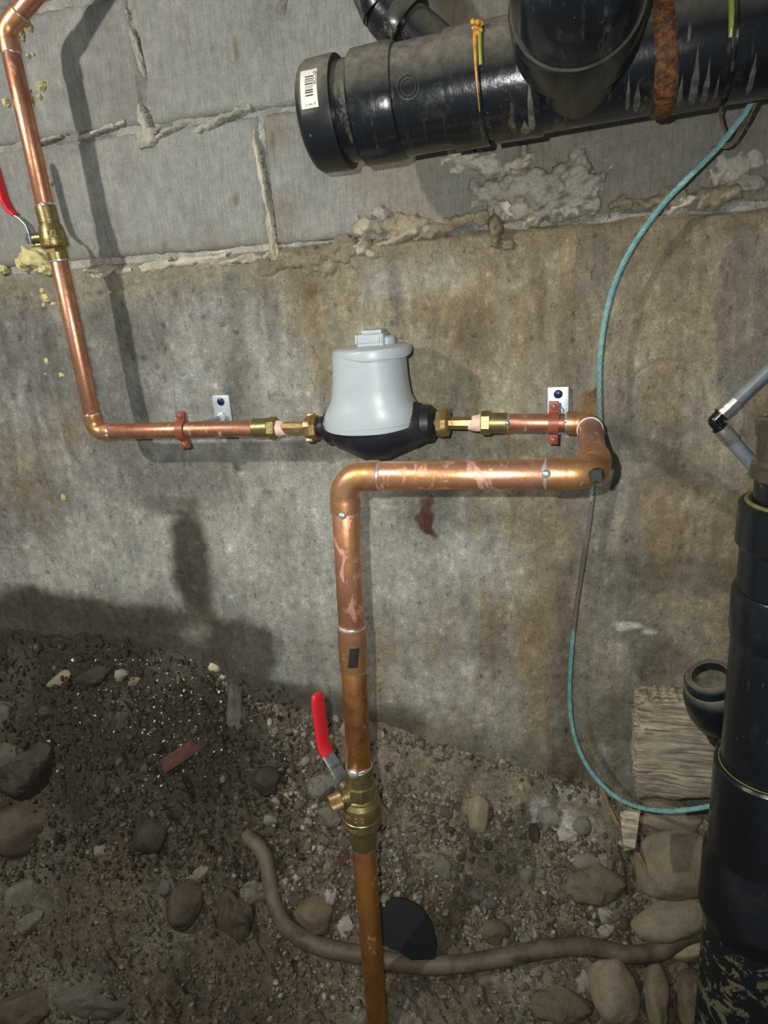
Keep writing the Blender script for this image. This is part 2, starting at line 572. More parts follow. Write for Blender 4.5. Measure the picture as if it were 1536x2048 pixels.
col = mixc(col, (.15, .145, .14), sstep(.54, .68, fbm(X + .02 * n2, Z * .16, 22, 4, 77)) * .6 * sstep(.75, 1.1, Z + .1 * n1))
col = mixc(col, (.19, .175, .145), sstep(.58, .74, streak2) * .3)
col = mixc(col, (.36, .33, .25), sstep(.56, .72, fbm(X, Z, 9, 4, 57)) * .6)
def line_mask(pts, w, warp=.004):
    m = np.zeros_like(X)
    for (a, b), (c, d) in zip(pts[:-1], pts[1:]):
        p, q = P(a, b), P(c, d); dv = Vector((q.x - p.x, 0, q.z - p.z)); L2 = dv.length_squared
        t = np.clip(((X - p.x) * dv.x + (Z - p.z) * dv.z) / L2, 0, 1)
        dist = np.sqrt((X - p.x - t * dv.x) ** 2 + (Z - p.z - t * dv.z) ** 2) + (n2 - .5) * warp * 4 + (n3 - .5) * warp * 2
        m = np.maximum(m, np.exp(-(np.maximum(dist, 0) / (w * .0008)) ** 2))
    return m
for pts, w, k_ in ((((525, 545), (520, 620), (522, 700), (540, 780), (548, 840)), 9, .6), (((556, 610), (566, 660), (565, 720)), 5, .5), (((470, 740), (505, 830)), 5, .4),
                   (((792, 500), (796, 560), (800, 640)), 11, .65), (((735, 560), (730, 640)), 7, .4), (((868, 560), (866, 690)), 6, .45), (((1075, 520), (1080, 640)), 9, .4),
                   (((615, 560), (640, 700)), 12, .35), (((1020, 480), (1030, 700)), 8, .3), (((1395, 980), (1380, 1150)), 4, .5), (((1430, 1000), (1425, 1120)), 3, .4),
                   (((450, 890), (455, 960)), 8, .4), (((180, 960), (190, 1060)), 14, .45), (((40, 960), (50, 1130)), 16, .45)):
    col = mixc(col, (.13, .125, .118), line_mask(pts, w) * k_)
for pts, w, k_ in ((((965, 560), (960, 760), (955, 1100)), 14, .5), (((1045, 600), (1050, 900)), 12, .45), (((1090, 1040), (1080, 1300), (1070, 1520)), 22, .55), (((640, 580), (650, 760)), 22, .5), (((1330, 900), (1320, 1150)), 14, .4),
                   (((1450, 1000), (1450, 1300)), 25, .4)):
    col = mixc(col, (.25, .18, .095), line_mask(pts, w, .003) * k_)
col = mixc(col, (.15, .12, .075), line_mask(((1136, 1120), (1132, 1300), (1122, 1520)), 14, .001) * .5)  # this edge and the brown beside it paint the middle pipe's shadow band
# pale dry band low on the wall, left and middle
for a in ((330, 1060, 330, 130), (620, 1120, 230, 150), (620, 960, 120, 70), (120, 1130, 160, 60), (560, 760, 90, 120), (880, 1380, 110, 70),
          (760, 560, 70, 60), (900, 540, 60, 50), (1000, 1130, 120, 70)):
    col = mixc(col, pale, blob(X, Z, *a, .6, wv) * .62)
# blotchy dark patches on the left, plus the level pipe's shadow painted at right
for a in ((70, 700, 95, 110), (210, 780, 90, 130), (60, 1010, 90, 60), (330, 960, 150, 60), (230, 650, 110, 60), (480, 760, 40, 130),
          (790, 560, 16, 90), (545, 620, 16, 120), (850, 1000, 60, 60), (1340, 930, 60, 60), (940, 660, 30, 60), (1290, 1290, 45, 110),
          (1310, 1500, 60, 60), (1230, 860, 70, 30)):
    col = mixc(col, (.125, .118, .105), blob(X, Z, *a, .7, wv * 1.2) * .62)
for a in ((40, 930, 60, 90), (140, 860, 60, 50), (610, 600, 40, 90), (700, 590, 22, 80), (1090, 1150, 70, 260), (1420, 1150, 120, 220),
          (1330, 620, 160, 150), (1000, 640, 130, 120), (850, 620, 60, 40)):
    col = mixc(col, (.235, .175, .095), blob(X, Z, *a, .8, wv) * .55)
# brown soil stained band right under the block seam
band = sstep(.085, .0, SEAM - Z + (n2 - .5) * .07) * sstep(-.5, -.38, X + (n1 - .5) * .2)
col = mixc(col, (.21, .165, .10), band * .8)
band2 = sstep(.05, .015, np.abs(SEAM - Z - .035 + (n2 - .5) * .02)) * sstep(-.42, -.5, X)
col = mixc(col, (.25, .225, .155), band2 * .7)
# damp soil line at the foot of the wall
zb = np.interp(X, CX, CZ)
damp = sstep(.075, .0, Z - zb - .035 * sstep(-.55, -.75, X) + (n2 - .5) * .08 + (n1 - .5) * .06)
col = mixc(col, (.075, .064, .048), damp * (.55 + .38 * sstep(-.45, -.6, X)))
for a, k in (((388, 1125, 46, 135), .95), ((200, 1225, 260, 36), .9), ((480, 1290, 80, 60), .85), ((50, 1210, 90, 40), .8), ((340, 1010, 60, 26), .5),
             ((600, 1400, 130, 40), .7), ((790, 1440, 60, 30), .6), ((1240, 1430, 60, 70), .55), ((1330, 1330, 60, 60), .35)):
    col = mixc(col, (.075, .064, .048), blob(X, Z, *a, .35, wv * .8) * k)
# rust marks and white salts
for a in ((852, 1030, 13, 26), (858, 1050, 8, 14), (1191, 786, 10, 14)):
    col = mixc(col, (.10, .04, .025), blob(X, Z, *a, .35, wv * 1.5 + (n3 - .5) * 2.5) * .9)
col = mixc(col, (.28, .15, .05), blob(X, Z, 1186, 812, 20, 22, .7, wv) * .7)
for a in ((1256, 1248, 26, 7), (1300, 1262, 16, 6), (1240, 1256, 8, 5)):
    col = mixc(col, (.62, .60, .56), blob(X, Z, *a, .5, wv * 1.8) * .9)
# exposed aggregate: small dark holes (real pits)
rng = np.random.RandomState(4)
for i in range(95):
    if i < 62:
        px, py = rng.uniform(10, 560), rng.uniform(575, 760)
    else:
        px, py = rng.uniform(0, 1500), rng.uniform(560, 1250)
    r = rng.uniform(1.8, 6.0) * (1 if i < 62 else .6)
    m = blob(X, Z, px, py, r, r * rng.uniform(.6, 1.2), .4, wv * 1.6)
    relief = relief - m * .003
    col = mixc(col, (.09, .09, .085), m * rng.uniform(.25, .7))
# cast plug rings and a form line left in the concrete
def arcmask(px, py, r, w):
    c = P(px, py); s = mpp(c)
    d = np.sqrt((X - c.x) ** 2 + (Z - c.z) ** 2)
    return np.exp(-((d - r * s) / (w * s)) ** 2)
relief = relief - arcmask(1330, 800, 76, 4) * .004 * (Z > P(1330, 800).z) - arcmask(1176, 792, 22, 2) * .003
relief = relief + .005 * (1 - blob(X, Z, 1185, 1700, 2, 2)) * 0
for pts, w, dep in ((((0, 622), (140, 600), (330, 560), (520, 520)), 2.2, .004), (((905, 560), (880, 640), (868, 700)), 2, .003)):
    for (a, b), (c, d) in zip(pts[:-1], pts[1:]):
        p, q = P(a, b), P(c, d); dv = Vector((q.x - p.x, 0, q.z - p.z)); L2 = dv.length_squared
        t = np.clip(((X - p.x) * dv.x + (Z - p.z) * dv.z) / L2, 0, 1)
        dist = np.sqrt((X - p.x - t * dv.x) ** 2 + (Z - p.z - t * dv.z) ** 2) + (n3 - .5) * .003
        relief = relief - np.exp(-(dist / (w * .0008)) ** 2) * dep
Yw = -.004 - relief
Yw = Yw + sstep(.012, .0, SEAM - Z) * .012
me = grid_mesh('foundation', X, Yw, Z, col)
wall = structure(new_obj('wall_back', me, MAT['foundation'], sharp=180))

# concrete block courses -------------------------------------------------------
wall_up = thing('wall_upper', (0, .1, SEAM), '', '')
del wall_up['label']; del wall_up['category']
structure(wall_up)
def add_block(x0, x1, z0, z1, seed):
    n_x = max(6, int((x1 - x0) / .007)); n_z = int((z1 - z0) / .007)
    a = np.linspace(0, 1, n_x); b = np.linspace(0, 1, n_z)
    A_, B_ = np.meshgrid(a, b, indexing='ij')
    Xb = x0 + (x1 - x0) * A_; Zb = z0 + (z1 - z0) * B_
    q1 = fbm(Xb, Zb, 7, 4, 100 + seed); q2 = fbm(Xb, Zb, 45, 4, 200 + seed)
    ed = np.minimum(np.minimum(Xb - x0, x1 - Xb), np.minimum(Zb - z0, z1 - Zb))
    yb = .0 - (q1 - .5) * .004 - (q2 - .5) * .003 + (1 - sstep(0, .006, ed + (q2 - .5) * .008)) * .007
    shade = .92 + .2 * ((seed * 37 % 11) / 11)
    c = np.ones(Xb.shape + (3,)) * np.array([.285, .285, .262]) * shade
    c = mixc(c, (.34, .335, .305), sstep(.5, .68, q1) * .6)
    c = mixc(c, (.215, .21, .195), sstep(.52, .7, fbm(Xb, Zb, 16, 4, 300 + seed)) * .45)
    # brown stains
    if x1 > -.2:
        c = mixc(c, (.25, .215, .16), sstep(.42, .62, fbm(Xb, Zb, 8, 4, 400 + seed)) * .6)
    for px, py, rx, ry in ((473, 95, 5, 24), (468, 20, 4, 22), (430, 100, 5, 5), (545, 290, 8, 26), (470, 400, 6, 10), (330, 500, 8, 14),
                           (900, 30, 40, 40)):
        c = mixc(c, (.16, .115, .06), blob(Xb, Zb, px, py, rx, ry, .5, (q2 - .5) * 1.6) * .75)
    for px, py, rx, ry in ((75, 170, 8, 40), (150, 60, 22, 50), (95, 240, 10, 14)):
        c = mixc(c, (.40, .40, .37), blob(Xb, Zb, px, py, rx, ry, .6, (q2 - .5)) * .6)
    if x1 > -.3:
        c = mixc(c, (.19, .175, .14), sstep(-.28, -.05, Xb + (q1 - .5) * .2) * .75)
    low = sstep(.05, 0, Zb - SEAM + (q1 - .5) * .06)
    c = mixc(c, (.24, .22, .18), low * .5)
    # front grid plus a skirt back into the wall
    me = bpy.data.meshes.new('concrete_block')
    front = np.stack([Xb, yb, Zb], -1).reshape(-1, 3)
    idx = np.arange(n_x * n_z).reshape(n_x, n_z)
    f = np.stack([idx[:-1, :-1], idx[1:, :-1], idx[1:, 1:], idx[:-1, 1:]], -1).reshape(-1, 4).tolist()
    rim = list(idx[:, 0]) + list(idx[-1, 1:]) + list(idx[-2::-1, -1]) + list(idx[0, -2:0:-1])
    back = front[rim].copy(); back[:, 1] = .10
    n0 = len(front)
    for k in range(len(rim)):
        k2 = (k + 1) % len(rim)
        f.append([int(rim[k]), n0 + k, n0 + k2, int(rim[k2])])
    me.from_pydata(np.vstack([front, back]).tolist(), [], f)
    set_col(me, np.vstack([c.reshape(-1, 3), c.reshape(-1, 3)[rim]]))
    new_obj('concrete_block', me, MAT['block'], wall_up, sharp=180)

G = .0032
k = 0
for row, (z0, z1, xj) in enumerate(((SEAM + .004, JOINT - G, -.458), (JOINT + G, JOINT + .180, -.645), (JOINT + .191, JOINT + .37, -.458))):
    for j in range(-3, 4):
        x0 = xj + .39 * j
        if x0 + .39 < -1.5 or x0 > .75: continue
        add_block(x0 + G, x0 + .39 - G, z0, z1, k)
        k += 1
# mortar bed behind the joints
nxm, nzm = 420, 80
Xm, Zm = np.meshgrid(np.linspace(-1.5, .8, nxm), np.linspace(SEAM - .02, JOINT + .37, nzm), indexing='ij')
q = fbm(Xm, Zm, 60, 4, 5); q1 = fbm(Xm, Zm, 12, 4, 6)
cm = np.ones(Xm.shape + (3,)) * np.array([.34, .33, .295])
cm = mixc(cm, (.16, .155, .145), sstep(.5, .62, q1) * .7)
cm = mixc(cm, (.46, .44, .38), sstep(.035, .0, np.abs(Zm - SEAM)) * sstep(-.4, -.5, Xm) * .8)
me = grid_mesh('mortar_bed', Xm, .0048 - (q - .5) * .007 - (q1 - .5) * .007, Zm, cm)
new_obj('mortar_bed', me, MAT['foundation'], wall_up, sharp=180)

# rocks and lumps ---------------------------------------------------------------
def rock_mesh(name, seed, sub=3, rough=.32, flat=1.0, freq=1.3, facet=0.0):
    bm = bmesh.new()
    bmesh.ops.create_icosphere(bm, subdivisions=sub, radius=1.0)
    off = Vector((seed * 3.17, seed * 1.31, seed * 7.7))
    planes = []
    rr = random.Random(seed)
    for _ in range(9):
        v = Vector((rr.gauss(0, 1), rr.gauss(0, 1), rr.gauss(0, 1))).normalized()
        planes.append((v, rr.uniform(.62, .92)))
    for v in bm.verts:
        d = v.co.normalized()
        n = mnoise.noise(d * freq + off) * rough + mnoise.noise(d * freq * 2.6 + off) * rough * .45 + mnoise.noise(d * freq * 6 + off) * rough * .16
        p = d * (1 + n)
        if facet > 0:
            for pn, pd in planes:
                e = p.dot(pn) - pd
                if e > 0: p = p - pn * e * facet
        v.co = p
    return bm_mesh(bm, name)

ROCKS_R = [rock_mesh('round_rock', 10 + i, 4, .20, 1, 1.1, .6) for i in range(5)]
ROCKS_A = [rock_mesh('angular_rock', 30 + i, 4, .34, 1, 1.5, .8) for i in range(6)]
LUMPS = [rock_mesh('lump', 50 + i, 4, .42, 1, 1.7, .2) for i in range(6)]

def mesh_at(base, M, name, mat):
    """a copy of a base mesh moved into place (kept as its own mesh so the material stays its own)"""
    me = base.copy()
    me.name = name
    me.materials.clear()
    me.transform(M)
    me.materials.append(mat)
    return me

def basis(n, ang):
    """frame whose z is n; x turned by ang (degrees) from the photo's horizontal"""
    n = n.normalized()
    right = CAMROT @ Vector((1, 0, 0))
    x = (right - n * right.dot(n)).normalized()
    y = n.cross(x)
    a = math.radians(ang)
    x2 = x * math.cos(a) + y * math.sin(a)
    return Matrix((x2, n.cross(x2), n)).transposed()

def patch_lump(px, py, a, b, ang, thick, seed, out=.0):
    c = P(px, py, out); s = mpp(c)
    A_, B_ = a * s, b * s
    nu = int(min(70, max(14, 2.7 * A_ / .0024))); nv = int(min(60, max(14, 2.7 * B_ / .0024)))
    U, V = np.meshgrid(np.linspace(-1.35, 1.35, nu), np.linspace(-1.35, 1.35, nv), indexing='ij')
    ca, sa = math.cos(math.radians(ang)), math.sin(math.radians(ang))
    lx, lz = U * A_, V * B_
    xx = c.x + lx * ca - lz * sa; zz = c.z + lx * sa + lz * ca
    w1 = fbm(xx, zz, 38, 3, 900 + seed); w2 = fbm(xx, zz, 120, 4, 950 + seed); w3 = fbm(xx, zz, 330, 2, 970 + seed)
    d = np.sqrt(U * U + V * V) + (w1 - .5) * 1.5 + (w2 - .5) * 1.3
    body = np.clip(1 - d, 0, 1)
    h = thick * (np.minimum(body * 1.8, 1) ** .8) * (.35 + 1.1 * w1) + (w2 - .5) * .6 * thick + (w3 - .5) * .005
    h = np.where(d < 1.02, h, -.006)
    keep = d < 1.12
    idx = -np.ones(U.shape, int)
    fcs = []
    for i in range(nu - 1):
        for j in range(nv - 1):
            if keep[i, j] and keep[i + 1, j] and keep[i, j + 1] and keep[i + 1, j + 1]:
                fcs.append(((i, j), (i + 1, j), (i + 1, j + 1), (i, j + 1)))
    vid = {}; vs = []; fs = []
    for f in fcs:
        q = []
        for ij in f:
            if ij not in vid:
                vid[ij] = len(vs); vs.append((xx[ij], -.002 - h[ij], zz[ij]))
            q.append(vid[ij])
        fs.append(q)
    me = bpy.data.meshes.new('lump')
    me.from_pydata(vs, [], fs)
    return me

def lump(px, py, a, b, ang, thick, mat, seed, out=0.002):
    me = patch_lump(px, py, a, b, ang, thick, seed + int(px) % 97)
    if len(me.polygons): new_obj('mortar_lump', me, MAT[mat], wall_up, sharp=180)

for a in ((1060, 372, 118, 42, 4, .030, 'mortar', 0), (1165, 358, 46, 46, 0, .034, 'mortar', 1), (960, 330, 62, 30, -30, .018, 'mortar', 2),
          (1120, 424, 62, 24, 8, .024, 'mortar', 3), (1150, 405, 60, 22, -6, .028, 'mortar', 5), (1040, 420, 34, 20, 0, .022, 'mortar_pale', 4),
          (1062, 440, 20, 17, 0, .020, 'mortar_pale', 1), (1020, 415, 18, 16, 0, .02, 'mortar_pale', 2), (1030, 330, 26, 14, 20, .015, 'mortar_pale', 0),
          (1055, 318, 14, 9, 30, .012, 'mortar_pale', 3),
          (738, 452, 28, 20, 0, .024, 'mortar_pale', 2), (728, 485, 14, 30, -12, .022, 'mortar_pale', 0), (745, 508, 16, 12, 0, .018, 'mortar_pale', 1),
          (764, 428, 18, 16, 0, .018, 'mortar', 3), (712, 494, 9, 8, 0, .012, 'mortar_pale', 4),
          (815, 470, 62, 13, 14, .016, 'mortar_pale', 5), (868, 462, 46, 12, 12, .013, 'mortar_brown', 2), (800, 450, 60, 22, 5, .014, 'mortar_brown', 4),
          (640, 515, 92, 26, 10, .018, 'mortar_brown', 1), (560, 528, 60, 16, 8, .012, 'mortar_brown', 3), (660, 535, 24, 20, 60, .016, 'mortar_brown', 0),
          (992, 462, 17, 42, 5, .030, 'mortar_brown', 0), (968, 434, 17, 13, 20, .02, 'mortar_brown', 4), (1015, 488, 16, 14, 0, .012, 'mortar_brown', 2),
          (1240, 408, 60, 16, 8, .014, 'mortar_brown', 3), (1335, 400, 70, 19, 5, .016, 'mortar_brown', 5), (1450, 390, 75, 20, 4, .018, 'mortar_brown', 1),
          (1500, 372, 40, 22, 0, .018, 'mortar', 0), (1470, 335, 45, 26, 20, .012, 'mortar', 2), (1385, 398, 40, 14, 10, .016, 'mortar_pale', 4),
          (920, 440, 50, 12, 8, .010, 'mortar_brown', 2), (300, 272, 24, 20, 0, .012, 'mortar', 2), (288, 235, 10, 30, 8, .010, 'mortar', 4),
          (340, 262, 36, 8, 14, .009, 'mortar', 1), (440, 240, 60, 9, 12, .010, 'mortar', 3), (530, 380, 6, 110, 6, .008, 'mortar_pale', 5),
          (545, 480, 7, 40, 4, .009, 'mortar_pale', 0), (330, 530, 150, 10, 3, .009, 'mortar_pale', 4), (480, 520, 70, 9, 6, .010, 'mortar_pale', 2),
          (190, 540, 50, 8, 2, .008, 'mortar_pale', 3), (275, 100, 6, 60, 10, .006, 'mortar', 5), (200, 262, 45, 5, 10, .006, 'mortar', 1),
          (90, 282, 40, 5, 8, .006, 'mortar', 0)):
    lump(*a)

# the excavated bank of soil ------------------------------------------------------
def bank_drop(o):
    o = np.asarray(o, dtype=float)
    return np.where(o < .52, 1.38 * np.maximum(o, 0) + .05 * sstep(0, .06, o) - .05 * sstep(.0, .04, o), 0) + np.where(o >= .52, 1.38 * .52 + .25 * (o - .52), 0)

def gz(x, o):
    return np.interp(x, CX, CZ) - bank_drop(o) + .10 * np.exp(-((np.asarray(x) + .62) / .22) ** 2) * 0

def ground_hit(px, py):
    r = ray(px, py)
    lo, hi = .3, 4.0
    for _ in range(60):
        m = (lo + hi) / 2
        p = CAMPOS + r * m
        if p.y < 0 and p.z > float(gfull(p.x, -p.y)): lo = m
        else: hi = m
    return CAMPOS + r * lo

def ground_hits(px, py):
    px = np.asarray(px, float); py = np.asarray(py, float)
    R3 = np.array(CAMROT)
    d = np.stack([(px - 768) / F, -(py - 1024) / F, -np.ones_like(px)], -1) @ R3.T
    c0 = np.array(CAMPOS)
    lo = np.full(len(px), .3); hi = np.full(len(px), 4.0)
    for _ in range(45):
        m = (lo + hi) / 2
        p = c0 + d * m[:, None]
        ok = (p[:, 1] < 0) & (p[:, 2] > gfull(p[:, 0], -p[:, 1]))
        lo = np.where(ok, m, lo); hi = np.where(ok, hi, m)
    return c0 + d * lo[:, None]

def ground_normal(p):
    e = .01
    dzdx = (float(gz(p.x + e, -p.y)) - float(gz(p.x - e, -p.y))) / (2 * e)
    dzdo = (float(gz(p.x, -p.y + e)) - float(gz(p.x, -p.y - e))) / (2 * e)
    return Vector((-dzdx, dzdo, 1)).normalized()

ngx = 620
xs = np.linspace(-1.6, .85, ngx)
os_ = np.concatenate([np.linspace(-.03, .60, 230), np.linspace(.61, 1.5, 30)])
Xg, Og = np.meshgrid(xs, os_, indexing='ij')
a1 = fbm(Xg, Og * 1.6, 4, 4, 61); a2 = fbm(Xg, Og * 1.6, 16, 4, 62); a3 = fbm(Xg, Og * 1.6, 60, 4, 63); a4 = fbm(Xg, Og * 1.6, 150, 3, 64)
amp = .35 + .65 * sstep(-.01, .06, Og)
footing = sstep(-.34, -.24, Xg) * sstep(.16, .10, Og + .12 * sstep(.02, .12, Xg)) 
disp = ((a1 - .5) * .06 + (a2 - .5) * .065 * (1 - .6 * footing) + (a3 - .5) * .050 * (1 - .75 * footing) + (a4 - .5) * .028 * (1 - .7 * footing)) * amp
Yg = -Og
Zg = gz(Xg, Og) + disp

def gfull(x, o):
    x = np.asarray(x, float); o = np.asarray(o, float)
    fi = np.clip((x - xs[0]) / (xs[1] - xs[0]), 0, ngx - 1.001); i = fi.astype(int); u = fi - i
    j = np.clip(np.searchsorted(os_, o) - 1, 0, len(os_) - 2); v = np.clip((o - os_[j]) / (os_[j + 1] - os_[j]), 0, 1)
    return (Zg[i, j] * (1 - u) + Zg[i + 1, j] * u) * (1 - v) + (Zg[i, j + 1] * (1 - u) + Zg[i + 1, j + 1] * u) * v

left = sstep(-.34, -.62, Xg + (a1 - .5) * .3)
cg = np.ones(Xg.shape + (3,)) * np.array([.185, .153, .104])
cg = mixc(cg, (.30, .27, .21), sstep(.5, .68, a2) * .65)
cg = mixc(cg, (.095, .075, .05), sstep(.5, .66, a1) * .6)
cg = mixc(cg, (.042, .035, .026), left * (.72 + .28 * sstep(.42, .56, a1)))
cg = mixc(cg, (.125, .10, .066), left * sstep(.17, .30, Og + (a1 - .5) * .25 + (a2 - .5) * .1) * (.45 + .55 * sstep(.42, .58, fbm(Xg, Og * 1.6, 9, 4, 71))))
# pale shelf of concrete under the wall's foot, middle right
cg = mixc(cg, (.25, .21, .14), footing * (.35 + .65 * sstep(.4, .6, a2)))
def gblob(px, py, rx, ry, soft=.5, w=1.0):
    c = ground_hit(px, py); s = mpp(c)
    d = np.sqrt(((Xg - c.x) / (rx * s)) ** 2 + ((Og + c.y) / (ry * s * .72)) ** 2) + (a2 - .5) * w + (a3 - .5) * w
    return 1 - sstep(1 - soft, 1 + soft, d)
for a in ((1140, 1580, 42, 14), (1120, 1665, 55, 26), (1075, 1615, 20, 12)):
    cg = mixc(cg, (.52, .50, .46), gblob(*a, .5, 1.6) * .8)
for a in ((100, 1965, 90, 40), (60, 1780, 60, 40), (160, 1990, 110, 40), (330, 1840, 60, 60), (390, 1780, 40, 30)):
    cg = mixc(cg, (.20, .185, .14), gblob(*a, .6, 1.8) * .55)
me = grid_mesh('bank', Xg, Yg, Zg, cg)
floor = structure(new_obj('floor', me, MAT['dirt'], sharp=180))

# ------------------------------------------------------------------ copper pipework
RW, RB = .0135, .0178            # tube radius of the runs on the wall and of the larger offset
OW, OB = .089, .29               # their distance from the wall

def pipe_part(A, Bp, r, mat, parent, name='pipe', seg=40):
    L = (Bp - A).length
    return new_obj(name, B(lambda bm: lathe(bm, A, Bp - A, [(0, r * .97), (.0008, r), (L - .0008, r), (L, r * .97)], seg)), MAT[mat], parent)

def elbow_part(c, d1, d2, r, mat, parent, arm=.034, R=.024, sock=1.13, name='elbow', neck=.012):
    """soldered 90 degree elbow: two wider sockets and a slimmer bend"""
    d1 = d1.normalized(); d2 = d2.normalized()
    ang = math.acos(max(-1, min(1, d1.dot(d2))))
    h = (math.pi - ang) / 2                       # half of the turn
    t = R * math.tan(h)
    t = min(t, arm * .8)
    Rr = t / math.tan(h)
    p1 = c + d1 * t; p2 = c + d2 * t
    bis = (d1 + d2).normalized()
    ctr = c + bis * (Rr / math.cos(h))
    pts = [c + d1 * arm]
    rad = [r * sock]
    pts.append(c + d1 * (arm - .001)); rad.append(r * sock)
    n = 12
    u0 = (p1 - ctr); u1 = (p2 - ctr)
    om = math.acos(max(-1, min(1, u0.normalized().dot(u1.normalized()))))
    arc = [ctr + (u0 * math.sin((1 - k / n) * om) + u1 * math.sin(k / n * om)) / math.sin(om) for k in range(n + 1)]
    pts.append(c + d1 * (t + .006)); rad.append(r * sock)
    pts.append(c + d1 * (t + .003)); rad.append(r * sock * .97)
    for k, p in enumerate(arc):
        pts.append(p); rad.append(r * (sock - .05))
    pts.append(c + d2 * (t + .003)); rad.append(r * sock * .97)
    pts.append(c + d2 * (t + .006)); rad.append(r * sock)
    pts.append(c + d2 * (arm - .001)); rad.append(r * sock)
    pts.append(c + d2 * arm); rad.append(r * sock)
    return new_obj(name, B(lambda bm: tube(bm, pts, rad, 36)), MAT[mat], parent, sharp=50)

def solder_part(c, d, r, parent, w=.0022, drop=None, seed=0):
    """uneven fillet of solder round a joint, with an optional bead"""
    def f(bm):
        x, y, dd = frame(d)
        rs = []
        rr = random.Random(seed)
        ph = [rr.uniform(0, 6.28) for _ in range(3)]
        seg = 40
        for j in range(8):
            a = 2 * math.pi * j / 8
            vs = []
            for k in range(seg):
                th = 2 * math.pi * k / seg
                ww = w * (1 + .45 * math.sin(2 * th + ph[0]) + .3 * math.sin(5 * th + ph[1]))
                vs.append(bm.verts.new(c + (x * math.cos(th) + y * math.sin(th)) * (r + .0010 * math.cos(a)) + dd * (ww * math.sin(a))))
            rs.append(vs)
        rs.append(rs[0])
        for a_, b_ in zip(rs[:-1], rs[1:]):
            for k in range(seg):
                bm.faces.new((a_[k], a_[(k + 1) % seg], b_[(k + 1) % seg], b_[k]))
        if drop:
            v, s = drop
            m = Matrix.Translation(c + (v - dd * v.dot(dd)).normalized() * (r) + dd * 0) @ Matrix.Diagonal((s, s * .7, s * .9, 1))
            bmesh.ops.create_icosphere(bm, subdivisions=3, radius=1, matrix=m)
    return new_obj('solder_ring', B(f), MAT['solder'], parent, sharp=180)

TOCAM = Vector((.1, -1, .2))
# --- left riser above its valve
top_e = P(16, 52, OW); vt = P(90, 412, OW); vb = P(118, 521, OW); le = P(191, 864, OW)
axis_up = (top_e - le).normalized()
up_l = (P(20, 95, OW) - vt).normalized()
lt = thing('copper_riser', vt, 'bright copper riser pipe at upper left, above the wall-side valve with red lever', 'pipe')
te = vt + up_l * (vt - P(15, 58, OW)).length
side = (P(72, -14, OW - .01) - te).normalized()
pipe_part(vt - up_l * .004, te - up_l * .012, RW, 'copper', lt)
elbow_part(te, -up_l, side, RW, 'copper_fit', lt, .030, .02)
pipe_part(te + side * .012, te + side * .34, RW, 'copper', lt)
solder_part(te - up_l * .030, up_l, RW, lt, .0025, seed=1)
solder_part(te + side * .030, side, RW, lt, .002, seed=2)

# --- run from the valve down, round the elbow and along to the meter
rl = thing('copper_elbow_run', le, 'copper pipe turning from upright to level at left, leading to the meter', 'pipe')
dv = (vb - le).normalized()
ha = P(508, 857, OW)
dh = (ha - le).normalized()
pipe_part(vb + dv * .004, le + dv * .012, RW, 'copper', rl)
elbow_part(le, dv, dh, RW, 'copper_fit', rl, .030, .018)
pipe_part(le + dh * .012, ha + dh * .004, RW, 'copper', rl)
solder_part(le + dv * .030, dv, RW, rl, .0018, (TOCAM, .0035), 3)
solder_part(le + dh * .030, dh, RW, rl, .0022, (TOCAM + Vector((0, 0, -.5)), .0035), 4)
hb = P(554, 855, OW)
La = (hb - ha).length
new_obj('adapter', B(lambda bm: lathe(bm, ha, hb - ha, [(0, RW * 1.1), (.001, RW * 1.16), (La * .66, RW * 1.16), (La * .68, RW * 1.1)], 36)), MAT['brass'], rl)
new_obj('adapter_hex', B(lambda bm: lathe(bm, ha + dh * La * .66, dh, [(0, RW * 1.22), (.0015, RW * 1.34), (La * .30, RW * 1.34), (La * .34, RW * 1.24)], 6, ph=.3)), MAT['brass'], rl, sharp=20)
solder_part(ha, dh, RW, rl, .0016, seed=5)

# --- water meter
mA = P(640, 855, OW); mB = P(870, 846, OW)
mc = (mA + mB) / 2
md = (mB - mA).normalized()
hl = (mB - mA).length / 2
meter = thing('water_meter', mc - Vector((0, 0, .05)), 'grey bell-topped water meter with black base between brass couplings', 'meter')
prof = [(-hl - .012, .0135), (-hl + .002, .0135), (-hl + .003, .0175), (-hl + .008, .0175), (-hl + .010, .022), (-hl + .014, .0265),
        (-hl + .024, .0275), (-hl + .026, .030), (-.055, .0345), (-.035, .0435), (-.018, .0508), (0, .0520), (.018, .0508), (.035, .0435),
        (.055, .036), (hl - .020, .0305), (hl - .018, .0285), (hl - .006, .0275), (hl - .003, .0245), (hl, .020), (hl + .001, .016), (hl + .013, .0145)]
new_obj('base', B(lambda bm: lathe(bm, mc, md, prof, 56)), MAT['meter_black'], meter, sharp=40)
for sgn in (-1, 1):
    def thr(bm, sgn=sgn):
        for k in range(4):
            lathe(bm, mc + md * sgn * (hl + .003 + k * .0022), md * sgn, [(0, .0145), (.0009, .0158), (.0018, .0145)], 36)
    new_obj('thread', B(thr), MAT['meter_black'], meter)
zu = Vector((0, 0, 1))
tilt = (P(742, 700, OW) - P(746, 857, OW)).normalized()
xm = md.copy(); ym = zu.cross(xm).normalized()      # ym points into the wall
HB = (P(742, 706, OW) - P(746, 857, OW)).length
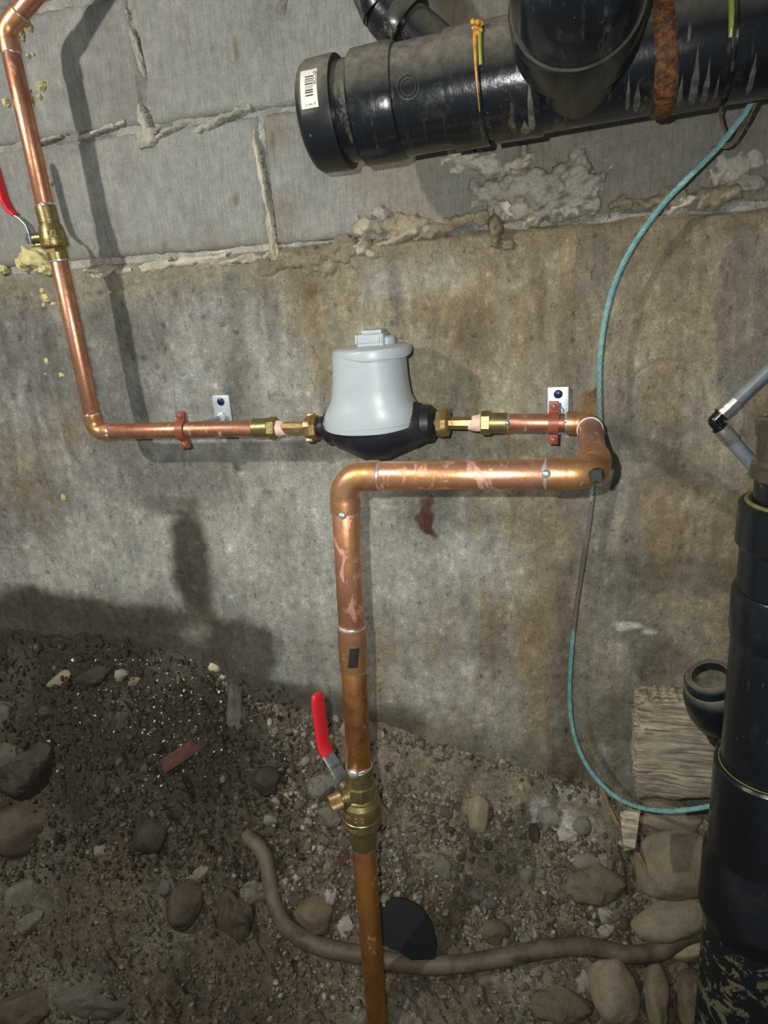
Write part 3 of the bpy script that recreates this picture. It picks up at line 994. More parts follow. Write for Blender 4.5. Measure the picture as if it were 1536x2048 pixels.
def bell(bm):
    # (height fraction, half width along the pipe, half depth)
    st = [(.075, .0735, .0575), (.10, .0738, .0578), (.16, .0736, .0578), (.22, .0726, .0572), (.28, .0698, .0562), (.34, .0655, .0550),
          (.42, .0605, .0525), (.55, .0575, .0520), (.70, .0555, .0515), (.85, .0543, .0512), (1.0, .0538, .0510)]
    seg = 64
    c0 = P(746, 857, OW)
    rs = []
    for h, a, b in st:
        c = c0 + tilt * (HB * h) + xm * (-.003 * h)
        vs = []
        for k in range(seg):
            th = 2 * math.pi * k / seg
            e = .82                                 # slightly boxy section
            cx_, sy_ = math.cos(th), math.sin(th)
            vx = math.copysign(abs(cx_) ** e, cx_); vy = math.copysign(abs(sy_) ** e, sy_)
            sag = -.007 * max(0, -sy_) ** 2 * (1.0 if h < .09 else .8 if h < .12 else 0)
            vs.append(bm.verts.new(c + xm * a * vx + ym * b * vy + zu * sag))
        rs.append(vs)
    skin(bm, rs)
new_obj('bell_cover', B(bell), MAT['meter_grey'], meter, sharp=60)
def seamline(bm):
    c0 = P(746, 857, OW) + tilt * (HB * .135)
    pts = []
    for k in range(33):
        th = math.pi + math.pi * k / 32
        cx_, sy_ = math.cos(th), math.sin(th)
        vx = math.copysign(abs(cx_) ** .82, cx_); vy = math.copysign(abs(sy_) ** .82, sy_)
        pts.append(c0 + xm * .0738 * vx + ym * .0580 * vy + zu * (-.005 * max(0, -sy_) ** 2))
    tube(bm, pts, .0006, 6)
new_obj('seam', B(seamline), MAT['meter_grey'], meter)
lc = P(744, 700, OW)
def lid(bm):
    seg = 72
    rs = []
    for h, r in ((-.010, .0565), (-.0095, .0585), (.001, .0590), (.0035, .0578), (.0062, .050), (.0075, .030), (.0078, .002)):
        vs = []
        for k in range(seg):
            th = 2 * math.pi * k / seg
            wav = .0022 * math.sin(th * 3 + 1.1) + .0015 * math.sin(th * 5) if h < -.005 else 0
            vs.append(bm.verts.new(lc + xm * math.cos(th) * r + ym * math.sin(th) * r * .95 + tilt * (h + wav)))
        rs.append(vs)
    skin(bm, rs)
lid_o = new_obj('lid', B(lid), MAT['meter_grey'], meter, sharp=45)
for fx in (-.036, -.012):
    new_obj('lid_slot', B(lambda bm: box(bm, lc + xm * fx - ym * (.0558 * math.sqrt(1 - (fx / .059) ** 2)) + tilt * -.003, xm, ym, tilt, .0004, .0008, .006)), MAT['ink'], lid_o)
rc = P(747, 684, OW) - tilt * .004
def flap(bm):
    ym2 = ym
    box(bm, rc + tilt * .006, xm, ym2, tilt, .0200, .019, .011, .003)
    vs = []
    box(bm, rc + tilt * .0185 + ym * .003, xm, ym2, tilt, .0150, .014, .0035, .0025)
new_obj('register_cap', B(flap), MAT['meter_grey'], meter)
new_obj('register_flap', B(lambda bm: (box(bm, rc - ym * .0195 + tilt * .0100 - xm * .002, xm, ym, tilt, .0165, .0018, .0055, .0012),
                                       box(bm, rc - ym * .0185 + tilt * .0105 - xm * .0205, xm, ym, tilt, .0018, .003, .0065, .001),
                                       box(bm, rc - ym * .0185 + tilt * .0105 + xm * .0165, xm, ym, tilt, .0018, .003, .0065, .001))), MAT['meter_grey'], meter)
def ribs(bm):
    lathe(bm, rc + xm * .0205 + tilt * -.006, tilt, [(0, .0125), (.016, .0120), (.0185, .009)], 28)
new_obj('hinge_post', B(ribs), MAT['meter_grey'], meter)

# --- couplings either side of the meter
def coupling(nut0, nut1, nip0, nip1, tape0, tape1, label):
    A_ = nut0; d = (nip1 - nut0).normalized()
    t = thing('meter_coupling', (nut0 + nip1) / 2, label, 'coupling', 'meter couplings')
    L = (nut1 - nut0).dot(d)
    def nut(bm):
        lathe(bm, nut0, d, [(0, .0165), (.0012, .0195), (L * .45, .0212), (L * .8, .0200), (L, .0165)], 8, ph=.39)
    new_obj('union_nut', B(nut), MAT['bronze'], t, sharp=18)
    def lugs(bm):
        x, y, dd = frame(d)
        for a in (25, 115, 205, 295):
            v = x * math.cos(math.radians(a)) + y * math.sin(math.radians(a))
            box(bm, nut0 + d * L * .62 + v * .0192, d, v, d.cross(v), L * .26, .0032, .0045, .001)
    new_obj('nut_lug', B(lugs), MAT['bronze'], t, sharp=25)
    L2 = (nip1 - nut1).dot(d)
    new_obj('nipple', B(lambda bm: lathe(bm, nut1 - d * .001, d, [(0, .0098), (L2, .0102), (L2 + .003, .0095)], 8, ph=.2)), MAT['bronze'], t, sharp=18)
    def tape(bm):
        lt_ = (tape1 - tape0).dot(d)
        x, y, dd = frame(d)
        rs = []
        for s in range(7):
            f_ = s / 6
            vs = []
            for k in range(36):
                th = 2 * math.pi * k / 36
                sk = .0035 * math.sin(th + .6) * (1 - f_) + .0012 * math.sin(3 * th)*(1-f_)
                r = .0112 + .0020 * f_ + .0004 * math.sin(7 * th + s)
                vs.append(bm.verts.new(tape0 + d * (lt_ * f_ + sk) + x * math.cos(th) * r + y * math.sin(th) * r))
            rs.append(vs)
        skin(bm, rs)
    new_obj('thread_tape', B(tape), MAT['tape'], t, sharp=60)
    return t
hl_d = (mA - le).normalized()
def along(px, y0=None):
    t = t_at(le, mA, px, 0); return le + hl_d * t
coupling(along(637), along(612), along(637), along(566), along(571), along(555),
         'bronze union nut and octagonal nipple left of the meter, taped thread at its far end')

re_c = P(1178, 846, OW)
rd = (mB - re_c).normalized()         # pointing left
def alongr(px):
    t = t_at(mB, re_c, px, 0); return mB + (re_c - mB).normalized() * t
coupling(alongr(873), alongr(899), alongr(873), alongr(950), alongr(943), alongr(966),
         'bronze union nut and octagonal nipple right of the meter, taped thread at its far end')

# --- offset run: short level pipe, two elbows towards the viewer, long level pipe, riser
ro = thing('copper_offset_run', re_c, 'large copper pipe jutting from the wall, running level above and dropping to the middle valve', 'pipe')
ds = (re_c - mB).normalized()
a0 = alongr(962); a1 = alongr(982); a2 = alongr(1016)
def hexn(bm):
    L = (a1 - a0).length
    lathe(bm, a0, ds, [(0, .0150), (.0015, .0178), (L - .0015, .0178), (L, .0158)], 6, ph=.3)
new_obj('adapter_hex', B(hexn), MAT['brass'], ro, sharp=20)
new_obj('adapter', B(lambda bm: lathe(bm, a1, ds, [(-.001, .0150), ((a2 - a1).length - .001, .0150), ((a2 - a1).length, .0142)], 36)), MAT['brass'], ro)
solder_part(a2, ds, RW, ro, .0022, (TOCAM, .004), 11)
big = P(1193, 948, OB)
# the stub towards the viewer, square to the wall
n_out = (big - re_c).normalized()
pipe_part(a2 - ds * .001, re_c - ds * .012, RW, 'copper', ro)
elbow_part(re_c, -ds, n_out, RW * 1.12, 'copper_fit', ro, .030, .016, 1.10)
solder_part(re_c - ds * .031, ds, RW * 1.03, ro, .0020, (TOCAM + Vector((0, 0, .2)), .0035), 12)
MAT['stubcop'] = m_copper('copper_stub', (.60, .30, .22), (.42, .22, .17), (.62, .36, .30), .42, .45)
pipe_part(re_c + n_out * .014, big - n_out * .014, RB * .92, 'stubcop', ro)
rimw = solder_part(re_c + n_out * .031, n_out, RB * .95, ro, .0026, None, 13)
rimw.data.materials.clear(); rimw.data.materials.append(MAT['white_rim'])
ce = P(687, 952, OB)
dl = (ce - big).normalized()
elbow_part(big, -n_out, dl, RB, 'copper_fit', ro, .056, .030, 1.10)
pipe_part(big + dl * .030, ce - dl * .030, RB, 'copper_flux', ro)
solder_part(big + dl * .056, dl, RB, ro, .0035, (TOCAM + Vector((0, 0, .1)), .006), 14)
bot = P(755, 2048, OB)
vtop = P(718, 1531, OB)
dd_ = (vtop - ce).normalized()
elbow_part(ce, -dl, dd_, RB, 'copper_fit', ro, .047, .030, 1.10)
solder_part(ce - dl * .047, dl, RB, ro, .0026, None, 15)
solder_part(ce + dd_ * .047, dd_, RB, ro, .0020, (TOCAM, .0055), 16)
tt = lambda y: t_at(ce, vtop, y, 1)
c1, c2 = ce + dd_ * tt(1252), ce + dd_ * tt(1338)
pipe_part(ce + dd_ * .03, c1 + dd_ * .01, RB, 'copper_flux', ro)
Lc = (c2 - c1).length
new_obj('coupling_sleeve', B(lambda bm: lathe(bm, c1, dd_, [(0, RB * 1.06), (.001, RB * 1.10), (Lc - .012, RB * 1.10), (Lc - .008, RB * 1.06), (Lc, RB * 1.06)], 40)), MAT['copper_fit'], ro)
solder_part(c1, dd_, RB * 1.05, ro, .0032, None, 17)
solder_part(c2, dd_, RB, ro, .0022, None, 18)
pipe_part(c2 - dd_ * .01, vtop + dd_ * .01, RB, 'copper_old', ro)

def patch(parent, c, d, r, th0, th1, t0, t1, mat, name, skew=0.0, seg=12, lift=.0006, nt=2):
    """thin curved patch lying on a tube: angles in degrees round axis d from the side facing the camera"""
    d = d.normalized()
    u = (CAMPOS - c); u = (u - d * u.dot(d)).normalized()
    v = d.cross(u)
    def f(bm):
        rows = []
        for rr in (r + lift, r - .001):
            g = []
            for j in range(nt + 1):
                row = []
                for k in range(seg + 1):
                    th = math.radians(th0 + (th1 - th0) * k / seg + skew * j / nt)
                    row.append(bm.verts.new(c + d * (t0 + (t1 - t0) * j / nt) + (u * math.cos(th) + v * math.sin(th)) * rr))
                g.append(row)
            rows.append(g)
        a, b = rows
        for j in range(nt):
            for k in range(seg):
                bm.faces.new((a[j][k], a[j][k + 1], a[j + 1][k + 1], a[j + 1][k]))
                bm.faces.new((b[j][k + 1], b[j][k], b[j + 1][k], b[j + 1][k + 1]))
        for j in range(nt):
            bm.faces.new((a[j][0], a[j + 1][0], b[j + 1][0], b[j][0]))
            bm.faces.new((a[j][-1], b[j][-1], b[j + 1][-1], a[j + 1][-1]))
        for k in range(seg):
            bm.faces.new((a[0][k], b[0][k], b[0][k + 1], a[0][k + 1]))
            bm.faces.new((a[-1][k], a[-1][k + 1], b[-1][k + 1], b[-1][k]))
    return new_obj(name, B(f), MAT[mat], parent, sharp=40)
patch(ro, c1, dd_, RB * 1.10, -28, 12, Lc * .36, Lc * .80, 'soot', 'burnt_label', 12)
# scorched print on the nose of the big elbow
def scorch(bm):
    u = (CAMPOS - big).normalized()
    M = Matrix.Translation(big + u * (RB * 1.03)) @ basis(u, 8).to_4x4() @ Matrix.Diagonal((.0105, .0092, .0026, 1))
    me = ROCKS_A[2].copy(); me.transform(M); bm.from_mesh(me)
new_obj('burnt_label', B(scorch), MAT['soot'], ro)

# ------------------------------------------------------------------ text helper
def text_mesh(s, size, extrude=.0004, bold=False):
    cu = bpy.data.curves.new('txt', 'FONT')
    cu.body = s; cu.size = size; cu.extrude = extrude
    cu.align_x = 'CENTER'; cu.align_y = 'CENTER'
    if bold: cu.offset = size * .02
    ob = bpy.data.objects.new('txt', cu)
    COL.objects.link(ob)
    dg = bpy.context.evaluated_depsgraph_get()
    me = bpy.data.meshes.new_from_object(ob.evaluated_get(dg))
    bpy.data.objects.remove(ob)
    return me

def text_on_tube(s, size, c, d, r, th, parent, mat, name, flip=1, extrude=.0004, along=False):
    """raised lettering wrapped round a tube; th in degrees from the camera-facing side"""
    me = text_mesh(s, size, extrude)
    d = d.normalized()
    u = (CAMPOS - c); u = (u - d * u.dot(d)).normalized()
    v = d.cross(u)
    for vt_ in me.vertices:
        x, y, z = vt_.co
        if along: x, y = y, -x
        a = math.radians(th) + flip * x / r
        vt_.co = c + d * (y * flip) + (u * math.cos(a) + v * math.sin(a)) * (r + z)
    me.materials.clear()
    return new_obj(name, me, MAT[mat], parent, sharp=None)

# ------------------------------------------------------------------ ball valves
def strip(bm, pts, wdir, w, th):
    """flat bar along pts: wdir = direction(s) of its width"""
    n = len(pts)
    rs = []
    for i in range(n):
        t = (pts[min(n - 1, i + 1)] - pts[max(0, i - 1)]).normalized()
        wd = wdir - t * wdir.dot(t); wd.normalize()
        nn = t.cross(wd)
        ww = w[i] if isinstance(w, (list, tuple)) else w
        tt_ = th[i] if isinstance(th, (list, tuple)) else th
        prof = [(1, .45), (.8, 1), (-.8, 1), (-1, .45), (-1, -.45), (-.8, -1), (.8, -1), (1, -.45)]
        rs.append([bm.verts.new(pts[i] + wd * ww * a + nn * tt_ * b) for a, b in prof])
    skin(bm, rs)

# left valve
va = (vb - vt).normalized(); VL = (vb - vt).length
lv = thing('ball_valve', (vt + vb) / 2, 'brass ball valve on the upper left riser, thin red lever seen edge-on', 'valve')
def s_(f): return f * VL
new_obj('valve_body', B(lambda bm: (lathe(bm, vt, va, [(0, .0148), (.001, .0156), (s_(.30), .0158), (s_(.31), .0148), (s_(.33), .0148), (s_(.34), .0165), (s_(.42), .0185),
        (s_(.45), .0190), (s_(.60), .0205), (s_(.605), .0210), (s_(.63), .0210), (s_(.635), .0205), (s_(.73), .0208), (s_(.76), .0195), (s_(.765), .0160)], 44),
        lathe(bm, vt + va * s_(.765), va, [(0, .0168), (s_(.09), .0168)], 6),
        lathe(bm, vt + va * s_(.855), va, [(0, .0152), (s_(.14), .0150), (s_(.145), .0142)], 40))), MAT['brass'], lv)
solder_part(vt, va, RW + .0004, lv, .0022, (TOCAM + Vector((.4, 0, 0)), .0045), 21)
solder_part(vb, va, RW + .0004, lv, .0020, None, 22)
text_on_tube('1/2', .013, vt + va * s_(.535), va, .0196, 4, lv, 'bronze', 'raised_lettering', -1, .0010)
text_on_tube('600WOG', .0092, vt + va * s_(.68), va, .0204, 4, lv, 'bronze', 'raised_lettering', -1, .0010)
sd = Vector((-1, -.12, 0)).normalized()
sc_ = vt + va * s_(.56)
new_obj('stem', B(lambda bm: lathe(bm, sc_ + sd * .014, sd, [(0, .0082), (.012, .0082), (.0125, .0072), (.020, .0072)], 28)), MAT['brass'], lv)
new_obj('stop_pin', B(lambda bm: box(bm, sc_ + sd * .027 - Vector((0, 0, .0105)), sd, sd.cross(zu), zu, .011, .0035, .0020, .0006)), MAT['brass'], lv)
new_obj('nut', B(lambda bm: (lathe(bm, sc_ + sd * .0345, sd, [(0, .0080), (.0006, .0094), (.007, .0094), (.0078, .0080)], 6),
                             lathe(bm, sc_ + sd * .041, sd, [(0, .0035), (.004, .0035)], 12))), MAT['chrome'], lv)
lever_c = sc_ + sd * .034
wy = sd.cross(zu).normalized()
hp = [lever_c - zu * .008, lever_c + zu * .010, lever_c + zu * .020 + sd * .003, lever_c + zu * .030 + sd * .012, lever_c + zu * .036 + sd * .021]
new_obj('lever', B(lambda bm: strip(bm, hp, wy, [.009, .010, .009, .008, .008], .0013)), MAT['steel'], lv)
h2 = [hp[-1] - (hp[-1] - hp[-2]) * .1, hp[-1] + zu * .008 + sd * .008, hp[-1] + zu * .022 + sd * .013, hp[-1] + zu * .05 + sd * .016, hp[-1] + zu * .105 + sd * .020, hp[-1] + zu * .112 + sd * .0205]
new_obj('grip', B(lambda bm: strip(bm, h2, wy, [.0095, .0100, .0105, .0105, .0100, .006], [.0030, .0035, .0036, .0036, .0034, .002])), MAT['red'], lv, sharp=60)

# middle valve
cv0 = vtop; cv1 = P(727, 1688, OB)
ca = (cv1 - cv0).normalized()
tv = lambda y: t_at(cv0, cv1, y, 1)
cvt = thing('ball_valve', cv0 + ca * tv(1610), 'brass ball valve with drain cap and upright red lever on the middle riser', 'valve')
def cvb(bm):
    lathe(bm, cv0, ca, [(0, .0195), (.0015, .0205), (tv(1560), .0207), (tv(1563), .0200), (tv(1566), .0200)], 48)
    lathe(bm, cv0 + ca * tv(1564), ca, [(0, .0212), (.001, .0232), (tv(1590) - tv(1564) - .001, .0232), (tv(1590) - tv(1564), .0212)], 8, ph=.39)
    lathe(bm, cv0, ca, [(tv(1588), .0215), (tv(1590), .0240), (tv(1593), .0248), (tv(1600), .0290), (tv(1603), .0296), (tv(1625), .0296), (tv(1626), .0306), (tv(1631), .0306),
                        (tv(1632), .0296), (tv(1643), .0296), (tv(1648), .0272), (tv(1650), .0255), (tv(1651), .0215)], 52)
    lathe(bm, cv0, ca, [(tv(1649), .0218), (tv(1658), .0218), (tv(1659), .0206), (tv(1684), .0204), (tv(1688), .0195)], 44)
new_obj('valve_body', B(cvb), MAT['brass'], cvt, sharp=14)
solder_part(cv0, ca, RB + .001, cvt, .0030, (TOCAM + Vector((-.25, 0, 0)), .0085), 31)
solder_part(cv1, ca, RB + .0006, cvt, .0022, None, 32)
text_on_tube('600 WOG', .0115, cv0 + ca * tv(1614), ca, .0294, 42, cvt, 'bronze', 'raised_lettering', -1, .0011)
text_on_tube('150WSP', .0080, cv0 + ca * tv(1637.5), ca, .0294, 42, cvt, 'bronze', 'raised_lettering', -1, .0010)
vc = cv0 + ca * tv(1583)
dr = Vector((-.80, -.58, -.10)).normalized()
def drain(bm):
    lathe(bm, vc + dr * .016, dr, [(0, .0135), (.011, .0135), (.0115, .0105), (.016, .0105)], 32)
new_obj('drain_boss', B(drain), MAT['brass'], cvt)
def knurl(bm):
    x, y, d = frame(dr)
    rs = []
    for t, r in ((.030, .0095), (.0308, .0118), (.0475, .0118), (.0490, .0105)):
        rs.append([bm.verts.new(vc + d * t + (x * math.cos(2 * math.pi * k / 80) + y * math.sin(2 * math.pi * k / 80)) * (r + (.0006 if k % 2 else 0))) for k in range(80)])
    skin(bm, rs)
new_obj('drain_cap', B(knurl), MAT['bronze'], cvt, sharp=20)
sd2 = Vector((-.86, .50, .03)).normalized()
vcs = cv0 + ca * tv(1594)
new_obj('stem', B(lambda bm: (lathe(bm, vcs + sd2 * .016, sd2, [(0, .0120), (.014, .0120), (.0145, .009), (.022, .009)], 30),
                              lathe(bm, vcs + sd2 * .020, sd2, [(0, .0138), (.007, .0138)], 6))), MAT['brass'], cvt)
lb = vcs + sd2 * .043 - zu * .004
wy2 = sd2.cross(zu).normalized()
lp = [lb - zu * .014, lb - zu * .004, lb + zu * .014, lb + zu * .020 + sd2 * .003, lb + zu * .040 + sd2 * .022, lb + zu * .047 + sd2 * .029]
new_obj('lever', B(lambda bm: strip(bm, lp, wy2, [.009, .0115, .0115, .0112, .0105, .0105], .0014)), MAT['steel'], cvt)
new_obj('nut', B(lambda bm: lathe(bm, lb + sd2 * .001, sd2, [(0, .0085), (.007, .0085), (.008, .007)], 6)), MAT['chrome'], cvt)
g0 = lp[-2].lerp(lp[-1], .6)
gp = [g0, g0 + zu * .010 + sd2 * .007, g0 + zu * .022 + sd2 * .009, g0 + zu * .055 + sd2 * .010, g0 + zu * .092 + sd2 * .011, g0 + zu * .100 + sd2 * .0112, g0 + zu * .104 + sd2 * .0112]
new_obj('grip', B(lambda bm: strip(bm, gp, wy2, [.0112, .0118, .0118, .0118, .0112, .0095, .005], [.0034, .004, .004, .004, .004, .0034, .002])), MAT['red'], cvt, sharp=60)
# stamped word on the steel lever
def stamp():
    me = text_mesh('CHINA', .0085, .0002)
    c = (lp[3] + lp[4]) / 2 - sd2 * .0022
    ydir = (lp[4] - lp[3]).normalized(); xdir = wy2 - ydir * wy2.dot(ydir); xdir.normalize()
    if (CAMROT.transposed() @ xdir).x < 0: xdir = -xdir
    n = xdir.cross(ydir)
    if n.dot(CAMPOS - c) < 0: n = -n
    for v in me.vertices:
        x, y, z = v.co
        v.co = c + xdir * x + ydir * y + n * (z + .0006)
    me.materials.clear()
    new_obj('stamped_word', me, MAT['ink'], cvt, sharp=None)
stamp()

# pipe below the valve, down into the bank
lowp = thing('copper_pipe', bot, 'tarnished brown copper pipe below the middle valve, running down to the soil', 'pipe')
db = (bot - cv1).normalized()
endp = bot + db * .12
pipe_part(cv1 - db * .006, endp, RB, 'copper_old', lowp)

# ------------------------------------------------------------------ pipe clamps
def clamp(px, ppx, ppy, A0, d, label, rodtilt=True):
    t = t_at(A0, A0 + d * .2, px, 0)
    c = A0 + d * t
    pc = P(ppx, ppy, .006)
    g = thing('pipe_clamp', Vector((pc.x, 0, pc.z)), label, 'clamp', 'pipe clamps')
    f = Vector((0, -1, 0))
    u = f.cross(d).normalized()
    if u.z < 0: u = -u
    w = .0072
    def band(bm):
        lathe(bm, c - d * w, d, [(0, RW + .0006), (.0003, RW + .0034), (2 * w - .0003, RW + .0034), (2 * w, RW + .0006)], 36)
    new_obj('ring', B(band), MAT['clampred'], g, sharp=40)
    for s in (1, -1):
        for k in (0.0016, -.0046):
            new_obj('ear', B(lambda bm: box(bm, c + u * s * (RW + .0085) + f * k, d, f, u, w * .95, .0018, .0085, .0014)), MAT['clampred'], g)
    for s in (1, -1):
        new_obj('screw', B(lambda bm: (lathe(bm, c + u * s * (RW + .0105) + f * .0035, f, [(0, .0050), (.0022, .0046), (.0034, .0028)], 16),
                                       lathe(bm, c + u * s * (RW + .0105) - f * .011, f, [(0, .0044), (.006, .0044)], 6))), MAT['clampred'], g)
    rodend = c - f * (RW + .002)
    new_obj('rod', B(lambda bm: tube(bm, [pc, rodend], .0046, 18)), MAT['steel'], g)
    new_obj('rod_socket', B(lambda bm: lathe(bm, Vector((pc.x, -.003, pc.z)), f, [(0, .0135), (.002, .0125), (.006, .0085), (.014, .0078), (.0145, .006)], 28)), MAT['galv'], g)
    zt = Vector((0, 0, 1)); xt = Vector((1, 0, 0))
    new_obj('wall_plate', B(lambda bm: box(bm, Vector((pc.x, -.006, pc.z)), xt, f, zt, .0160, .0022, .0370, .002)), MAT['galv'], g)
    for s in (1, -1):
        new_obj('plate_screw', B(lambda bm: lathe(bm, Vector((pc.x, -.008, pc.z + s * .0262)), f, [(0, .0068), (.0016, .0064), (.0030, .0035)], 20)), MAT['screwblue'], g)
        def stampd(bm):
            pass
    return g
clamp(366, 447, 833, le, dh, 'reddish clamp with galvanised wall plate on the left level pipe')
clamp(1107, 1116, 822, mB, ds, 'reddish clamp with galvanised wall plate just right of the meter')

# ------------------------------------------------------------------ black drain pipes along the top
OA = .17
aA = P(662, 231, OA); aB = P(1300, 106, OA)
da = (aB - aA).normalized()
tx = lambda x: t_at(aA, aB, x, 0)
drainp = thing('drain_pipe', aA + da * tx(1000), 'big black plastic drain pipe with capped end across the top, dusty and rust streaked', 'pipe')
def part_lathe(name, prof, mat, parent=drainp, seg=64, sharp=32):
    return new_obj(name, B(lambda bm: lathe(bm, aA, da, prof, seg)), MAT[mat], parent, sharp)
x0 = tx(622)
capo = part_lathe('end_cap', [(x0, .052), (x0 + .004, .0595), (x0 + .010, .0630), (tx(690) - .004, .0640), (tx(690), .0635), (tx(690) + .0005, .058)], 'abs_clean')
part_lathe('pipe', [(tx(688), .0565), (tx(730), .0565)], 'abs_dusty')
part_lathe('hub', [(tx(718), .0570), (tx(719), .0610), (tx(724), .0640), (tx(790), .0650), (tx(803), .0625), (tx(806), .0590)], 'abs')
part_lathe('wye_body', [(tx(800), .0602), (tx(900), .0602), (tx(906), .0602)], 'abs')
part_lathe('hub', [(tx(902), .0600), (tx(903), .0635), (tx(970), .0640), (tx(972), .0630), (tx(973), .0580)], 'abs')
part_lathe('pipe', [(tx(970), .0575), (tx(998), .0575)], 'abs_dusty')
part_lathe('hub', [(tx(982), .0575), (tx(983), .0630), (tx(1080), .0638), (tx(1084), .0605), (tx(1300), .0605), (tx(1303), .0605), (tx(1304), .0640), (tx(1440), .0640), (tx(1441), .0570)], 'abs')
part_lathe('pipe', [(tx(1438), .0575), (tx(1466), .0575)], 'abs_dusty')
part_lathe('hub', [(tx(1452), .0570), (tx(1453), .0640), (tx(1640), .0640), (tx(1641), .0575)], 'abs')
part_lathe('pipe', [(tx(1638), .0575), (tx(1638) + .55, .0575)], 'abs_dusty')

# tee branch towards the viewer, then a bend going up
tb = aA + da * tx(1152)
fo = Vector((0.0, -.975, .215)).normalized()
upb = Vector((-.02, -.10, 1)).normalized()
new_obj('tee_branch', B(lambda bm: lathe(bm, tb + fo * .01, fo, [(0, .0595), (.055, .0605), (.060, .0650), (.112, .0655), (.116, .0640), (.1165, .058)], 64)), MAT['abs'], drainp, sharp=32)
ec = tb + fo * .162
pts = [tb + fo * .10, tb + fo * .118]
Rb = .045
for k in range(15):
    a = math.pi / 2 * k / 14
    pts.append(ec - fo * Rb * (1 - math.sin(a)) + upb * (Rb * (1 - math.cos(a))))
pts += [pts[-1] + upb * .02, pts[-1] + upb * .40]
bend = new_obj('bend', B(lambda bm: tube(bm, pts, [.0575] * 2 + [.0615] * (len(pts) - 2), 56)), MAT['abs'], drainp, sharp=40)
def gluering(bm):
    x, y, d = frame(fo)
    c = tb + fo * .1168
    tube(bm, [c + (x * math.cos(2 * math.pi * k / 48) + y * math.sin(2 * math.pi * k / 48)) * .0610 for k in range(49)], .0011, 8)
new_obj('glue_line', B(gluering), MAT['glue_dim'], drainp)

# rust coloured run of old compound over the pipe
def drip(c_t, wpx, th0, th1, mat, name, taper=0.0, wob=.25, lift=.0022, seed=0, r=.0640, n=46):
    d = da
    c = aA + da * c_t
    u = (CAMPOS - c); u = (u - d * u.dot(d)).normalized()
    v = d.cross(u)
    rr = random.Random(seed); ph = [rr.uniform(0, 6) for _ in range(6)]
    def f(bm):
        top = []; cross = 7
        for j in range(n + 1):
            q = j / n
            th = math.radians(th0 + (th1 - th0) * q)
            w = wpx * (1 - taper * q) * (1 + wob * math.sin(9 * q + ph[0]) * .6 + wob * math.sin(23 * q + ph[1]) * .5 + wob * .3 * math.sin(47 * q + ph[2]))
            if taper < 0: w *= max(.05, min(1, q * 2.2, (1 - q) * 6))
            cen = wpx * .25 * math.sin(5 * q + ph[3]) * (wob > .1)
            row = []
            for k in range(cross):
                s = -1 + 2 * k / (cross - 1)
                h = lift * max(0, 1 - s * s) ** .5 + rr.uniform(-.1, .25) * lift * (abs(s) < .9) - (.0008 if abs(s) == 1 else 0)
                row.append(bm.verts.new(c + d * (cen + w * s) + (u * math.cos(th) + v * math.sin(th)) * (r + h)))
            top.append(row)
        for a_, b_ in zip(top[:-1], top[1:]):
            for k in range(cross - 1):
                bm.faces.new((a_[k], a_[k + 1], b_[k + 1], b_[k]))
        bm.faces.new([v_ for v_ in top[0]]); bm.faces.new([v_ for v_ in top[-1]][::-1])
        for side_ in (0, -1):
            pass
    return new_obj(name, B(f), MAT[mat], drainp, sharp=60)
# find which sign of the angle goes up
_u = (CAMPOS - aA); _u = (_u - da * _u.dot(da)).normalized(); SG = 1 if da.cross(_u).z > 0 else -1
drip(tx(1318), .0120, SG * 120, -SG * 82, 'rust', 'rust_run', .12, .17, .0026, 3, n=90)
drip(tx(966), .0030, SG * 62, -SG * 22, 'amber', 'amber_drip', .85, .05, .0016, 5)
drip(tx(975), .0024, SG * 62, SG * 18, 'glue', 'glue_drip', .2, .05, .0012, 6)
drip(tx(1438), .0042, SG * 100, SG * 0, 'glue', 'glue_drip', .35, .04, .0022, 7)
MAT['grime'] = m_simple('dried_mud', (.12, .112, .092), .8, 0, .35, 90, .0006, 200, col2=(.045, .043, .04), lo=.40, hi=.60)
for gx, gw, g0, g1, gr, gs in ((1378, .0040, 2, -66, .0640, 11), (1402, .0030, -8, -70, .0640, 12), (1352, .0026, -20, -60, .0640, 13), (1424, .0022, -28, -66, .0640, 14),
                               (1062, .0038, 0, -58, .0636, 15), (1048, .0050, -40, -64, .0636, 16), (1268, .0036, -22, -62, .0605, 17), (1250, .0022, -12, -58, .0605, 18),
                               (1490, .0030, -14, -60, .0640, 19)):
    drip(tx(gx), gw, SG * g0, SG * g1, 'grime', 'mud_run', -.35, .10, .0005, gs, gr, 26)
def amb(bm):
    rr = random.Random(3)
    c = aA + da * tx(968)
    v = da.cross(_u) * SG
    for k in range(14):
        p = c + da * rr.uniform(-.006, .007) + (_u * math.cos(math.radians(62 + rr.uniform(-12, 10))) + v * math.sin(math.radians(62 + rr.uniform(-12, 10)))) * .0645
        bmesh.ops.create_icosphere(bm, subdivisions=2, radius=rr.uniform(.002, .004), matrix=Matrix.Translation(p))
new_obj('amber_lump', B(amb), MAT['amber'], drainp, sharp=180)
# moulded roundel on the wye
def roundel(bm):
    c = aA + da * tx(838)
    v = da.cross(_u) * SG
    for R_, w in ((.0125, .0010), (.0085, .0006)):
        ptsr = []
        for k in range(41):
            a = 2 * math.pi * k / 40
            th = math.radians(12) + R_ * math.sin(a) / .0602
            ptsr.append(c + da * R_ * math.cos(a) + (_u * math.cos(th) + v * math.sin(th)) * .0603)
        tube(bm, ptsr, w, 6)
new_obj('moulded_mark', B(roundel), MAT['abs_clean'], drainp)
